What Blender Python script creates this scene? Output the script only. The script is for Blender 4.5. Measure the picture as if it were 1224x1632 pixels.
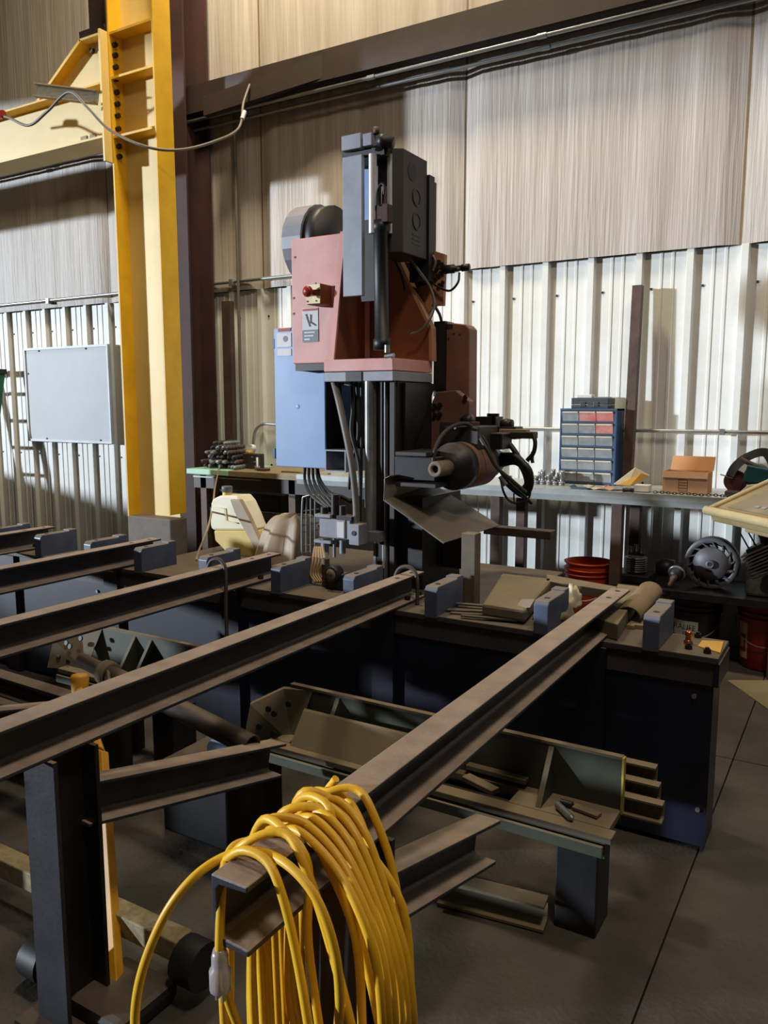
import bpy, bmesh, math, random
from mathutils import Vector, Matrix, noise
random.seed(7)
for o in list(bpy.data.objects): bpy.data.objects.remove(o)
S = bpy.context.scene; COL = S.collection
V = Vector; PI = math.pi
# ------------------------------------------------------------------ camera
F = 1280.0; YAW = math.radians(30.9); PIT = math.radians(7.69); H = 1.5
cam = bpy.data.cameras.new('camera'); co = bpy.data.objects.new('camera', cam); COL.objects.link(co)
cam.sensor_fit = 'HORIZONTAL'; cam.sensor_width = 36; cam.lens = F / 1224 * 36; cam.clip_start = .05
co.location = (0, 0, H); co.rotation_euler = (PI/2 - PIT, 0, YAW); S.camera = co
FW = V((-math.sin(YAW)*math.cos(PIT), math.cos(YAW)*math.cos(PIT), -math.sin(PIT)))
RT = V((math.cos(YAW), math.sin(YAW), 0)); UP = RT.cross(FW); CP = V((0, 0, H))
def P(px, py, x=None, y=None, z=None):
    """pixel of the photo -> point on the plane x=, y= or z= (metres)"""
    r = FW + RT*((px-612)/F) - UP*((py-816)/F)
    t = (x-CP.x)/r.x if x is not None else (y-CP.y)/r.y if y is not None else (z-CP.z)/r.z
    return CP + r*t
# ------------------------------------------------------------------ light
S.view_settings.view_transform = 'Standard'; S.view_settings.look = 'None'
S.view_settings.exposure = 0.0; S.view_settings.gamma = 1.0; S.view_settings.use_curve_mapping = False
w = bpy.data.worlds.new('shop_air'); S.world = w; w.use_nodes = True
w.node_tree.nodes['Background'].inputs[0].default_value = (.95, .84, .70, 1)
w.node_tree.nodes['Background'].inputs[1].default_value = .04
def area(name, loc, target, size, power, col, sy=None):
    l = bpy.data.lights.new(name, 'AREA'); l.shape = 'RECTANGLE'; l.size = size; l.size_y = sy or size
    l.energy = power; l.color = col
    o = bpy.data.objects.new(name, l); COL.objects.link(o); o.location = loc
    o.rotation_euler = (V(target)-V(loc)).to_track_quat('-Z', 'Y').to_euler()
    return o
sl = bpy.data.lights.new('low_sun', 'SUN'); sl.energy = 4.5; sl.angle = math.radians(2.2); sl.color = (.82, .91, 1.0)
so_ = bpy.data.objects.new('low_sun', sl); COL.objects.link(so_); so_.location = (-14, -6, 4)
so_.rotation_euler = V((1.4, 1, -.17)).to_track_quat('-Z', 'Y').to_euler()
area('high_bay_lamp_front', (.8, .6, 6.6), (-1.5, 3.5, 0), .8, 125, (1, .83, .64))
area('high_bay_lamp_rear', (-3.6, 3.6, 7.6), (-3.6, 5.3, 5.2), .8, 250, (1, .84, .56)).data.spread = math.radians(130)
area('high_bay_lamp_aisle', (1.0, 3.8, 7.6), (.2, 5.3, 5.0), .8, 55, (1, .88, .72)).data.spread = math.radians(130)

# ------------------------------------------------------------------ materials
def lin(r, g, b):
    f = lambda c: (c/255/12.92) if c <= 10 else ((c/255+.055)/1.055)**2.4
    return (f(r), f(g), f(b), 1)
def mat(name, c, r=.6, m=0., c2=None, ns=6., nd=.5, dust=None, da=.7, bump=0., bs=80., st=(1, 1, 1), tr=0., spec=.5):
    M = bpy.data.materials.new(name); M.use_nodes = True; N = M.node_tree.nodes; L = M.node_tree.links
    b = N['Principled BSDF']; b.inputs['Roughness'].default_value = r; b.inputs['Metallic'].default_value = m
    b.inputs['Specular IOR Level'].default_value = spec
    if tr: b.inputs['Transmission Weight'].default_value = tr
    c = lin(*c)
    tc = N.new('ShaderNodeTexCoord'); mp = N.new('ShaderNodeMapping'); mp.inputs['Scale'].default_value = st
    L.new(tc.outputs['Object'], mp.inputs['Vector'])
    out = None
    c2 = lin(*c2) if c2 else tuple(x*.72 for x in c[:3])+(1,)
    nz = N.new('ShaderNodeTexNoise'); nz.inputs['Scale'].default_value = ns; nz.inputs['Detail'].default_value = 6
    nz.inputs['Roughness'].default_value = .65; L.new(mp.outputs[0], nz.inputs['Vector'])
    rp = N.new('ShaderNodeValToRGB'); rp.color_ramp.elements[0].position = .5-.22/max(nd, .2)*.5; rp.color_ramp.elements[1].position = .5+.3*.6
    rp.color_ramp.elements[0].color = c2; rp.color_ramp.elements[1].color = c
    L.new(nz.outputs['Fac'], rp.inputs[0]); out = rp.outputs[0]
    if dust:
        g = N.new('ShaderNodeNewGeometry'); sx = N.new('ShaderNodeSeparateXYZ'); L.new(g.outputs['Normal'], sx.inputs[0])
        mr = N.new('ShaderNodeMapRange'); mr.inputs['From Min'].default_value = .35; mr.inputs['From Max'].default_value = .95; mr.inputs['To Max'].default_value = da
        L.new(sx.outputs['Z'], mr.inputs[0])
        n2 = N.new('ShaderNodeTexNoise'); n2.inputs['Scale'].default_value = 14; n2.inputs['Detail'].default_value = 5; L.new(tc.outputs['Object'], n2.inputs['Vector'])
        mu = N.new('ShaderNodeMath'); mu.operation = 'MULTIPLY_ADD'; mu.use_clamp = True
        L.new(mr.outputs[0], mu.inputs[0]); L.new(n2.outputs['Fac'], mu.inputs[1]); 
        m3 = N.new('ShaderNodeMath'); m3.operation = 'MULTIPLY'; m3.inputs[1].default_value = .55; L.new(mr.outputs[0], m3.inputs[0]); L.new(m3.outputs[0], mu.inputs[2])
        mx = N.new('ShaderNodeMix'); mx.data_type = 'RGBA'; L.new(mu.outputs[0], mx.inputs['Factor'])
        L.new(out, mx.inputs['A']); mx.inputs['B'].default_value = lin(*dust); out = mx.outputs['Result']
        mm = N.new('ShaderNodeMath'); mm.operation = 'MULTIPLY_ADD'; L.new(mu.outputs[0], mm.inputs[0]); mm.inputs[1].default_value = max(0, .8-r); mm.inputs[2].default_value = r
        L.new(mm.outputs[0], b.inputs['Roughness'])
        if m:
            m2 = N.new('ShaderNodeMath'); m2.operation = 'MULTIPLY_ADD'; L.new(mu.outputs[0], m2.inputs[0]); m2.inputs[1].default_value = -m; m2.inputs[2].default_value = m
            L.new(m2.outputs[0], b.inputs['Metallic'])
    L.new(out, b.inputs['Base Color'])
    if bump:
        nb = N.new('ShaderNodeTexNoise'); nb.inputs['Scale'].default_value = bs; nb.inputs['Detail'].default_value = 4; L.new(mp.outputs[0], nb.inputs['Vector'])
        bp = N.new('ShaderNodeBump'); bp.inputs['Strength'].default_value = bump; bp.inputs['Distance'].default_value = .02
        L.new(nb.outputs['Fac'], bp.inputs['Height']); L.new(bp.outputs[0], b.inputs['Normal'])
    return M
DUST = (128, 112, 96)
M = dict(
 concrete=mat('concrete', (84, 77, 70), .62, c2=(52, 47, 42), ns=2.2, nd=.5, bump=.12, bs=60),
 liner=mat('liner_sheet', (222, 224, 224), .52, c2=(205, 205, 198), ns=2, nd=.6, spec=.5),
 vinyl=mat('insulation_vinyl', (180, 172, 166), .55, c2=(150, 141, 132), ns=1.6, nd=.5, bump=.35, bs=6, st=(9, 9, .35)),
 seam=mat('seam_tape', (120, 100, 74), .5),
 girt=mat('girt_primer', (52, 36, 34), .6, c2=(34, 24, 22)),
 redox=mat('red_oxide_paint', (66, 34, 30), .75, c2=(42, 24, 22), ns=3),
 galv=mat('galvanised', (170, 172, 172), .35, .7, c2=(140, 142, 142)),
 yellow=mat('crane_yellow', (222, 176, 30), .5, c2=(190, 144, 22), ns=5, nd=.3),
 cream=mat('crane_cream', (226, 200, 128), .5, c2=(212, 182, 104), ns=3, nd=.3),  # paler cream-yellow than the flanges, for web, boom and plates
 foot=mat('crane_foot', (110, 98, 88), .7, c2=(84, 76, 70)),
 bolt=mat('bolt_steel', (58, 50, 44), .5, .6, c2=(36, 30, 26)),
 greycable=mat('grey_cable', (104, 98, 92), .5),
 red=mat('red_plastic', (150, 36, 26), .4),
 board=mat('whiteboard', (186, 192, 198), .6, c2=(174, 180, 188), ns=1.5),
 frame=mat('board_frame', (186, 190, 194), .55, .1),
 ladder=mat('ladder_green', (20, 96, 66), .45, c2=(14, 72, 50)),
 black=mat('black', (22, 22, 24), .5, c2=(12, 12, 13)),
 rubber=mat('rubber', (26, 25, 26), .55, c2=(17, 17, 18)),
 navy=mat('navy_paint', (22, 24, 44), .42, c2=(14, 15, 30), ns=4, dust=DUST, da=.55),
 navyframe=mat('dusty_frame', (66, 60, 58), .6, c2=(48, 44, 46), ns=5, dust=(104, 92, 78), da=.8),
 lug=mat('lug_paint', (84, 94, 118), .42, c2=(58, 66, 86), dust=(132, 118, 102), da=.75),
 steel=mat('mill_steel', (66, 66, 72), .42, .35, c2=(44, 44, 50), ns=7, dust=(160, 142, 128), da=.85, bump=.05),  # dust on upward faces, with light on the beam tops put into its tone
 bright=mat('bright_steel', (150, 152, 156), .35, .45, c2=(112, 114, 120), ns=9),
 plate=mat('plate_steel', (138, 140, 150), .45, .1, c2=(112, 114, 124), ns=5, dust=DUST, da=.5),
 chrome=mat('chrome', (232, 232, 234), .25, .45, c2=(214, 214, 216)),
 dark=mat('dark_steel', (40, 39, 42), .45, .3, c2=(24, 24, 26), dust=DUST, da=.45),
 darkbox=mat('dark_box', (58, 53, 52), .55, .2, c2=(44, 40, 40)),
 pink=mat('faded_red_paint', (204, 152, 148), .5, c2=(188, 124, 118), ns=4, nd=.5, dust=(150, 116, 96), da=.5),
 orange=mat('orange_red_paint', (126, 72, 42), .55, c2=(94, 50, 30), ns=4, dust=(150, 116, 92), da=.5),
 tan=mat('dusty_orange_paint', (166, 128, 98), .6, c2=(156, 98, 64), ns=5, dust=DUST, da=.6),
 brownred=mat('brown_red_paint', (136, 90, 76), .6, c2=(100, 70, 58), ns=3, nd=.6, dust=DUST, da=.5),
 blue=mat('light_blue_paint', (130, 160, 204), .38, c2=(116, 144, 186), ns=3, nd=.4),
 bluedk=mat('deep_blue_paint', (52, 80, 118), .5, c2=(42, 66, 98)),
 sticker=mat('sticker_white', (206, 206, 204), .5, c2=(180, 182, 184)),
 stickerdk=mat('sticker_grey', (92, 100, 112), .5),
 ink=mat('ink', (30, 30, 34), .6),
 inkred=mat('ink_red', (176, 60, 56), .6),
 cream2=mat('ivory_plate', (226, 208, 160), .5),
 wood=mat('bench_board', (150, 132, 96), .6, c2=(112, 98, 72), ns=8, nd=.5, st=(1, 8, 8)),
 mint=mat('mint_paint', (170, 212, 190), .5, c2=(150, 196, 172)),
 bench=mat('bench_steel', (176, 182, 182), .4, .3, c2=(150, 156, 158)),
 benchdk=mat('bench_dark', (58, 52, 52), .5, .2, c2=(42, 38, 38), dust=DUST, da=.4),
 rust=mat('rusty_steel', (92, 72, 64), .6, .3, c2=(64, 50, 46), ns=9),
 clear=mat('drawer_plastic', (158, 162, 162), .3, c2=(118, 122, 124), ns=14, nd=.4),
 clearred=mat('drawer_plastic_red', (206, 96, 84), .3, c2=(196, 178, 172), ns=16, nd=.3),
 case=mat('case_plastic', (62, 66, 72), .45, c2=(50, 54, 60)),
 card=mat('cardboard', (196, 144, 96), .75, c2=(180, 128, 84), ns=3),
 cardpink=mat('cardboard_pale', (204, 162, 134), .75, c2=(190, 146, 118), ns=3),
 paper=mat('paper', (206, 196, 170), .7),
 envelope=mat('envelope_yellow', (212, 170, 70), .6, c2=(196, 150, 50)),
 white=mat('white_card', (226, 226, 224), .6),
 teal=mat('teal_plastic', (28, 76, 88), .4, c2=(20, 58, 68)),
 maroon=mat('maroon_disc', (92, 42, 48), .6),
 greydk=mat('saw_grey', (66, 64, 64), .5, c2=(48, 46, 46)),
 alu=mat('cast_aluminium', (150, 150, 150), .45, .6, c2=(96, 94, 92), ns=20, dust=DUST, da=.3),
 greasy=mat('greasy_iron', (46, 42, 42), .45, .3, c2=(26, 24, 25), ns=12),
 fan=mat('fan_grey', (112, 112, 118), .5, .2, c2=(74, 72, 76)),
 bkred=mat('bucket_red', (150, 34, 28), .42, c2=(128, 26, 22)),
 bkor=mat('bucket_orange', (196, 66, 38), .42, c2=(172, 52, 30)),
 bkblk=mat('bucket_black', (44, 43, 44), .4, c2=(24, 23, 24)),
 consoletop=mat('console_tan', (146, 128, 90), .55, c2=(122, 104, 70), ns=6),
 consoleedge=mat('console_edge', (178, 160, 118), .5),
 consoledk=mat('console_panel', (132, 118, 92), .5, c2=(106, 94, 74), ns=9),
 mat_=mat('floor_card', (132, 121, 94), .8, c2=(112, 102, 78), ns=3),
 bed=mat('bed_green_grey', (64, 68, 54), .55, c2=(40, 44, 34), ns=4, nd=.5, dust=(126, 112, 88), da=.85),
 beddust=mat('bed_dusty', (108, 97, 78), .75, c2=(84, 76, 62), ns=5, dust=(126, 112, 88), da=.85),
 bededge=mat('bed_yellow_edge', (186, 160, 52), .6, c2=(120, 110, 66), ns=18),
 pipe=mat('pipe_steel', (74, 66, 62), .38, .4, c2=(56, 50, 48), dust=(120, 104, 90), da=.6),
 jack=mat('jack_yellow', (214, 158, 36), .5, c2=(176, 122, 26), ns=7),
 jackworn=mat('jack_worn', (160, 146, 110), .7, c2=(86, 78, 60), ns=40, nd=.3),
 cord=mat('cord_yellow', (236, 186, 40), .42, c2=(206, 154, 26), ns=7, nd=.35),
 plug=mat('plug_clear', (214, 206, 204), .25, c2=(196, 186, 190), tr=.55),
 jug=mat('jug_plastic', (232, 226, 200), .4, c2=(222, 214, 182), tr=.0),
 fluid=mat('jug_fluid', (214, 188, 108), .4, c2=(204, 174, 92)),
 tarp=mat('dusty_tarp', (172, 152, 130), .6, c2=(146, 126, 106), ns=5),
 rag=mat('rag', (132, 118, 96), .85, c2=(104, 92, 74)),
 tube=mat('card_tube', (138, 116, 90), .8, c2=(112, 94, 72), ns=5),
 brass=mat('copper_fitting', (196, 120, 80), .25, .9),
 rebar=mat('rebar', (88, 82, 78), .5, .4, c2=(66, 62, 60)),
 aluminium_dull=mat('tray_metal', (132, 124, 110), .45, .3, c2=(116, 108, 96), ns=3),
 lcord=mat('tan_hose', (158, 134, 104), .6),
)
# ------------------------------------------------------------------ mesh helpers
ORG = {}
class MB:
    def __init__(s): s.v = []; s.f = []; s.sm = []
    def add(s, vs, fs, smooth=False):
        n = len(s.v); s.v += [V(p) for p in vs]; s.f += [tuple(i+n for i in f) for f in fs]; s.sm += [smooth]*len(fs); return s
    def box(s, a, b):
        x0, x1 = sorted((a[0], b[0])); y0, y1 = sorted((a[1], b[1])); z0, z1 = sorted((a[2], b[2]))
        return s.add([(x0,y0,z0),(x1,y0,z0),(x1,y1,z0),(x0,y1,z0),(x0,y0,z1),(x1,y0,z1),(x1,y1,z1),(x0,y1,z1)],
                     [(3,2,1,0),(4,5,6,7),(0,1,5,4),(1,2,6,5),(2,3,7,6),(3,0,4,7)])
    def obox(s, c, ax, ay, az):                       # centre and three half-extent vectors
        c, ax, ay, az = V(c), V(ax), V(ay), V(az)
        if ax.cross(ay).dot(az) < 0: ax = -ax
        return s.add([c-ax-ay-az, c+ax-ay-az, c+ax+ay-az, c-ax+ay-az, c-ax-ay+az, c+ax-ay+az, c+ax+ay+az, c-ax+ay+az],
                     [(3,2,1,0),(4,5,6,7),(0,1,5,4),(1,2,6,5),(2,3,7,6),(3,0,4,7)])
    def prism(s, poly, d):                            # polygon of 3D points, extruded by d
        poly = [V(p) for p in poly]; d = V(d); n = len(poly)
        nm = V((0,0,0))
        for i in range(n): nm += (poly[i]-poly[0]).cross(poly[(i+1) % n]-poly[0])
        if nm.dot(d) > 0: poly = poly[::-1]
        return s.add(poly+[p+d for p in poly], [tuple(range(n)), tuple(range(2*n-1, n-1, -1))]+[(i, i+n, (i+1) % n+n, (i+1) % n) for i in range(n)])
    def cyl(s, a, b, r0, r1=None, n=16, cap=True):
        a, b = V(a), V(b); r1 = r0 if r1 is None else r1; d = (b-a).normalized()
        u = d.orthogonal().normalized(); w_ = d.cross(u); k = len(s.v)
        vs = []
        for c, r in ((a, r0), (b, r1)):
            vs += [c+(u*math.cos(2*PI*i/n)+w_*math.sin(2*PI*i/n))*r for i in range(n)]
        s.add(vs, [(i, (i+1) % n, n+(i+1) % n, n+i) for i in range(n)], True)
        if cap: s.add(vs, [tuple(range(n-1, -1, -1)), tuple(range(n, 2*n))])
        return s
    def tube(s, pts, r, n=8, closed=False, cap=True):
        pts = [V(p) for p in pts]; m = len(pts); vs = []; u = None
        rr = r if callable(r) else (lambda t: r)
        for i, p in enumerate(pts):
            t = ((pts[(i+1) % m] if closed or i < m-1 else p) - (pts[i-1] if closed or i else p))
            t = t.normalized() if t.length > 1e-9 else V((0,0,1))
            u = (u - t*u.dot(t)).normalized() if u is not None and (u-t*u.dot(t)).length > 1e-6 else t.orthogonal().normalized()
            w_ = t.cross(u); q = rr(i/(m-1))
            vs += [p+(u*math.cos(2*PI*j/n)+w_*math.sin(2*PI*j/n))*q for j in range(n)]
        fs = [(i*n+j, i*n+(j+1) % n, ((i+1) % m)*n+(j+1) % n, ((i+1) % m)*n+j) for i in range(m if closed else m-1) for j in range(n)]
        s.add(vs, fs, True)
        if cap and not closed: s.add(vs[:n], [tuple(range(n-1, -1, -1))]); s.add(vs[-n:], [tuple(range(n))])
        return s
    def lathe(s, c, prof, ax=(0,0,1), n=24, smooth=True):  # prof: (radius, along)
        c = V(c); d = V(ax).normalized(); u = d.orthogonal().normalized(); w_ = d.cross(u); vs = []
        for r, h in prof: vs += [c+d*h+(u*math.cos(2*PI*j/n)+w_*math.sin(2*PI*j/n))*max(r, 1e-4) for j in range(n)]
        return s.add(vs, [(i*n+j, i*n+(j+1) % n, (i+1)*n+(j+1) % n, (i+1)*n+j) for i in range(len(prof)-1) for j in range(n)], smooth)
    def chan(s, a, b, h=.11, wd=.07, t=.009, up=(0,0,1), side=1):
        """C channel swept a->b (a, b at the top corner of the web), flanges point to side*+X of the sweep frame"""
        a, b, up = V(a), V(b), V(up); d = (b-a).normalized(); sd = d.cross(up).normalized()*side; up = sd.cross(d).normalized()*side
        pr = [(0,0),(wd,0),(wd,-t),(t*1.6,-t*1.4),(t,-t*2.2),(t,-h+t*2.2),(t*1.6,-h+t*1.4),(wd,-h+t),(wd,-h),(0,-h)]
        return s.prism([a+sd*p+up*q for p, q in pr], b-a)
    def build(s, name, m, parent=None, bevel=0., smooth=None, label=None):
        me = bpy.data.meshes.new(name)
        if parent is None:
            xs = [p.x for p in s.v]; ys = [p.y for p in s.v]; zs = [p.z for p in s.v]
            g = V(((min(xs)+max(xs))/2, (min(ys)+max(ys))/2, min(zs)))
        else: g = ORG[parent]
        me.from_pydata([p-g for p in s.v], [], s.f)
        for p, q in zip(me.polygons, s.sm): p.use_smooth = q if smooth is None else smooth
        me.materials.append(M[m] if isinstance(m, str) else m)
        o = bpy.data.objects.new(name, me); COL.objects.link(o)
        if parent is None: o.location = g
        else: o.parent = parent
        ORG[o] = g
        if bevel:
            b = o.modifiers.new('edge', 'BEVEL'); b.width = bevel; b.segments = 2; b.limit_method = 'ANGLE'
        if label: o['label'] = label
        return o
def thing(name, loc, label, cat, group=None):
    o = bpy.data.objects.new(name, None); COL.objects.link(o); o.location = loc; o.empty_display_size = .1
    o['label'] = label; o['category'] = cat
    if group: o['group'] = group
    ORG[o] = V(loc); return o
def tag(o, label, cat, group=None):
    o['label'] = label; o['category'] = cat
    if group: o['group'] = group
    return o
def struct(o): o['kind'] = 'structure'; return o
def copypart(o, parent, off):                         # a copy of a part that shares its mesh, shifted by off
    c = o.copy(); COL.objects.link(c); c.parent = parent; c.location = V(o.location)+V(off); ORG[c] = ORG[o]+V(off); return c
def cr(pts, n=8):                                     # Catmull-Rom samples
    pts = [V(p) for p in pts]; q = [pts[0]*2-pts[1]]+pts+[pts[-1]*2-pts[-2]]; out = []
    for i in range(1, len(q)-2):
        for k in range(n):
            t = k/n; a, b, c, d = q[i-1:i+3]
            out.append(.5*((2*b)+(c-a)*t+(2*a-5*b+4*c-d)*t*t+(3*b-a-3*c+d)*t**3))
    return out+[pts[-1]]
def pb(x0, y0, x1, y1, Y, dep):                       # box whose front face fills a photo rectangle on the plane y=Y
    a = P(x0, (y0+y1)/2, y=Y); b = P(x1, (y0+y1)/2, y=Y); c = P((x0+x1)/2, y0, y=Y); d = P((x0+x1)/2, y1, y=Y)
    return V((a.x, Y, d.z)), V((b.x, Y+dep, c.z))
def PP(lst, **k): return [P(a, b, **k) for a, b in lst]
def text(name, s, size, m, parent, loc, rot, ext=.0004):
    cu = bpy.data.curves.new(name, 'FONT'); cu.body = s; cu.size = size; cu.align_x = 'CENTER'; cu.align_y = 'CENTER'; cu.extrude = ext
    o = bpy.data.objects.new(name, cu); COL.objects.link(o); bpy.context.view_layer.update()
    me = bpy.data.meshes.new_from_object(o.evaluated_get(bpy.context.evaluated_depsgraph_get()))
    bpy.data.objects.remove(o); me.materials.clear(); me.materials.append(M[m])
    me.transform(Matrix.Translation(V(loc)-ORG[parent]) @ rot.to_4x4())
    q = bpy.data.objects.new(name, me); COL.objects.link(q); q.parent = parent; ORG[q] = ORG[parent]; return q
RX90 = Matrix.Rotation(PI/2, 3, 'X')

# ================================================================== SETTING
YW = 5.3
FLX = -10.2
wlf = struct(MB().box((FLX-.2, -12, 0), (FLX, 5.5, 1.02)).box((FLX-.2, -12, 4.75), (FLX, 5.5, 6.6)).box((FLX-.2, 4.6, 1.02), (FLX, 5.5, 4.75)).box((FLX-.2, -12, 1.02), (FLX, -10.5, 4.75)).build('wall_light_mask', 'liner'))  # unseen wall added to block sunlight; sill and lintel set its cut-offs
fl = struct(MB().box((-10.2, -3, -.12), (3, 5.6, -.02)).build('floor', 'concrete'))
xs = [-10.2, -5.95, -3.17, -.392, 3]; ys = [-3, .35, 3.55, 5.6]
for i in range(4):
    for j in range(3):
        MB().box((xs[i]+.003, ys[j]+.003, -.02), (xs[i+1]-.003, ys[j+1]-.003, 0)).build('concrete_slab', 'concrete', fl)
wl = struct(MB().box((-10.2, 5.36, 0), (3, 5.5, 6.6)).build('wall_back', 'girt'))
# ribbed liner sheets, three ribs each
def linersheet():
    b = MB(); pr = []
    for k in range(3):
        o = k*.305
        pr += [(o, 0), (o+.075, 0), (o+.079, .005), (o+.093, .005), (o+.097, 0), (o+.145, 0), (o+.149, .005), (o+.163, .005), (o+.167, 0), (o+.234, 0), (o+.243, .034), (o+.281, .034), (o+.292, 0)]
    pr.append((.915, 0)); vs = []; fs = []
    for x, d in pr: vs += [(x, YW-d, 0), (x, YW-d, 2.43)]
    for i in range(len(pr)-1): fs.append((2*i, 2*i+2, 2*i+3, 2*i+1))
    return b.add(vs, fs)
X0 = -.965-.286-.61-.915*9
sh0 = None
for k in range(14):
    if sh0 is None:
        b = linersheet(); b.v = [p+V((X0, 0, 0)) for p in b.v]; sh0 = b.build('liner_sheet', 'liner', wl); so = sh0.modifiers.new('thick', 'SOLIDIFY'); so.thickness = .001
    else: copypart(sh0, wl, (.915*k, 0, 0))
b = MB()
for k in range(42):
    for z in (2.21, .99):
        x = X0+.305*k+.03
        if x < 2.6: b.cyl((x, YW, z), (x, YW-.007, z), .008, n=8)
sc = b.build('liner_screws', 'ink', wl); sc['kind'] = 'stuff'
# insulation blankets
def blanket(x0, x1, z0=2.43, z1=6.5):
    nx, nz = 44, 12; vs = []; fs = []
    for j in range(nz+1):
        for i in range(nx+1):
            u = i/nx; x = x0+.008+(x1-x0-.016)*u; z = z0+(z1-z0)*j/nz
            e = min(u, 1-u)*(x1-x0)
            d = .03*min(1, e/.12)+.010*noise.noise(V((x*5, 0, z*.5)))+.006*noise.noise(V((x*16, 3, z*.5)))
            vs.append((x, YW-.012-max(.0, d), z))
    for j in range(nz):
        for i in range(nx): a = j*(nx+1)+i; fs.append((a, a+1, a+nx+2, a+nx+1))
    return MB().add(vs, fs, True)
seams = [-9.7, -7.93, -6.12, -4.31, -2.506, -.716, 1.08, 2.9]
for i in range(len(seams)-1):
    blanket(seams[i], seams[i+1]).build('insulation_blanket', 'vinyl', wl)
for s_ in seams[1:-1]: MB().box((s_-.012, YW-.012, 2.43), (s_+.012, YW-.004, 6.5)).build('seam_strip', 'seam', wl)
# girt (dark purlin) with conduits below
g = MB().prism([(-9,5.06,3.81),(-9,5.24,3.81),(-9,5.24,3.83),(-9,5.08,3.83),(-9,5.08,4.0),(-9,5.24,4.0),(-9,5.24,4.02),(-9,5.06,4.02)], (12,0,0)).build('wall_girt', 'girt'); struct(g)
for i, (z, y, r) in enumerate(((3.765, 5.09, .014), (3.72, 5.16, .012))):
    c = struct(MB().cyl((-9, y, z), (3, y, z), r, n=10).build('trim_%d' % (i+1), 'galv'))
    b = MB()
    for x in (-7.0, -5.4, -3.15, -1.9, -.4, 1.2): b.cyl((x-.03, y, z), (x+.03, y, z), r*1.35, n=10)
    b.build('conduit_coupling', 'galv', c)
c = struct(MB().cyl((-9, 5.235, 2.50), (-3.3, 5.235, 2.50), .014, n=10).build('trim_3', 'galv'))
for x in (-6.95, -5.5, -4.6): MB().box((x-.02, 5.21, 2.465), (x+.02, 5.26, 2.52)).build('conduit_clip', 'galv', c, .004)
c = struct(MB().cyl((-4.15, 5.24, 1.33), (3, 5.24, 1.33), .012, n=10).build('trim_4', 'galv'))
b = MB().tube(cr([(-4.15, 5.24, 1.33), (-4.30, 5.24, 1.33), (-4.37, 5.22, 1.28), (-4.38, 5.2, 1.16), (-4.38, 5.2, .985)], 6), .012, 10); b.build('conduit_bend', 'galv', c)
for x in (-3.2, -.75, .3): MB().box((x-.014, 5.22, 1.312), (x+.014, 5.262, 1.348)).build('conduit_clip', 'galv', c)
# dropped vertical conduit
q = P(376, 300, y=5.18)
struct(MB().cyl((q.x, 5.18, .0), (q.x, 5.18, 3.8), .013, n=10).build('trim_5', 'greycable'))
# building column: tapered H of red oxide steel
cx0, cx1 = -5.06, -4.77
bc = thing('building_column', (-4.82, 5.02, 0), '', ''); del bc['label']; del bc['category']; struct(bc); bc.name = 'wall_column'
MB().prism([(cx0, 4.9, 0), (cx1, 4.9, 0), (cx1+.07, 4.86, 6.6), (cx0-.02, 4.86, 6.6)], (0, .02, 0)).build('front_flange', 'redox', bc)
MB().box((cx0, 5.18, 0), (cx1, 5.20, 6.6)).build('rear_flange', 'redox', bc)
MB().prism([((cx0+cx1)/2-.006, 4.92, 0), ((cx0+cx1)/2-.006, 5.18, 0), ((cx0+cx1)/2-.006, 5.18, 6.6), ((cx0+cx1)/2-.006, 4.88, 6.6)], (.012, 0, 0)).build('web', 'redox', bc)
# brace that joins the girt to the building column
struct(MB().prism([(-4.6, 4.95, 3.72), (-4.6, 4.95, 3.86), (-3.55, 5.06, 3.99), (-3.55, 5.06, 3.83)], (0, .06, 0)).build('wall_brace', 'girt'))
a_, b_ = pb(140, -60, 166, 45, 4.4, .1)
r_ = struct(MB().box(a_, b_).build('roof_hanger', 'girt')); a2, b2 = pb(126, 44, 166, 57, 4.36, .2); MB().box(a2, b2).build('hanger_foot', 'girt', r_)
# screen behind, leaning dark plank next to the building column
pl = MB().box((-4.62, 5.12, .98), (-4.53, 5.17, 2.33)).build('dark_plank', 'rust'); tag(pl, 'dark rusty plank standing against the ribbed wall beside the red column', 'plank')

# ================================================================== YELLOW CRANE
cr_ = thing('jib_crane', (-4.6, 4.31, 0), 'tall yellow steel crane column with bolted boom beam', 'crane')
XL, XR = -4.83, -4.375; ZT = 4.9
def fl_(x0, x1, z0, z1, n, m): return MB().box((x0, 4.235, z0), (x1, 4.40, z1)).build(n, m, cr_, .002)
fl_(XL, XL+.016, .62, ZT, 'flange', 'yellow'); fl_(XR-.016, XR, .68, ZT, 'flange', 'yellow')
MB().box((XL+.016, 4.350, .62), (XR-.016, 4.362, ZT)).build('web', 'cream', cr_)
MB().box((XL-.002, 4.232, 0), (XR+.002, 4.402, .65)).build('base_shoe', 'foot', cr_, .01)
for z in (4.10, 3.80, 3.40):
    MB().box((XL+.016, 4.24, z), (XR-.016, 4.350, z+.016)).build('stiffener', 'yellow', cr_)
MB().box((XL-.02, 4.17, 3.23), (XL, 4.45, 4.12)).build('end_plate', 'cream', cr_, .002)
hx = MB()
for z in (4.04, 3.97, 3.89, 3.81, 3.72, 3.64, 3.56, 3.47, 3.35, 3.28):
    MB().cyl((XL+.016, 4.275, z), (XL+.045, 4.275, z), .019, n=6).build('bolt', 'bolt', cr_, smooth=False)
bx0 = -10.1
MB().box((bx0, 4.21, 3.775), (XL-.02, 4.41, 3.79)).build('boom_flange', 'yellow', cr_, .002)
MB().box((bx0, 4.19, 3.40), (XL-.02, 4.43, 3.418)).build('boom_flange', 'cream', cr_, .002)  # underside in cream: reflected light put into the flange colour
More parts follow.
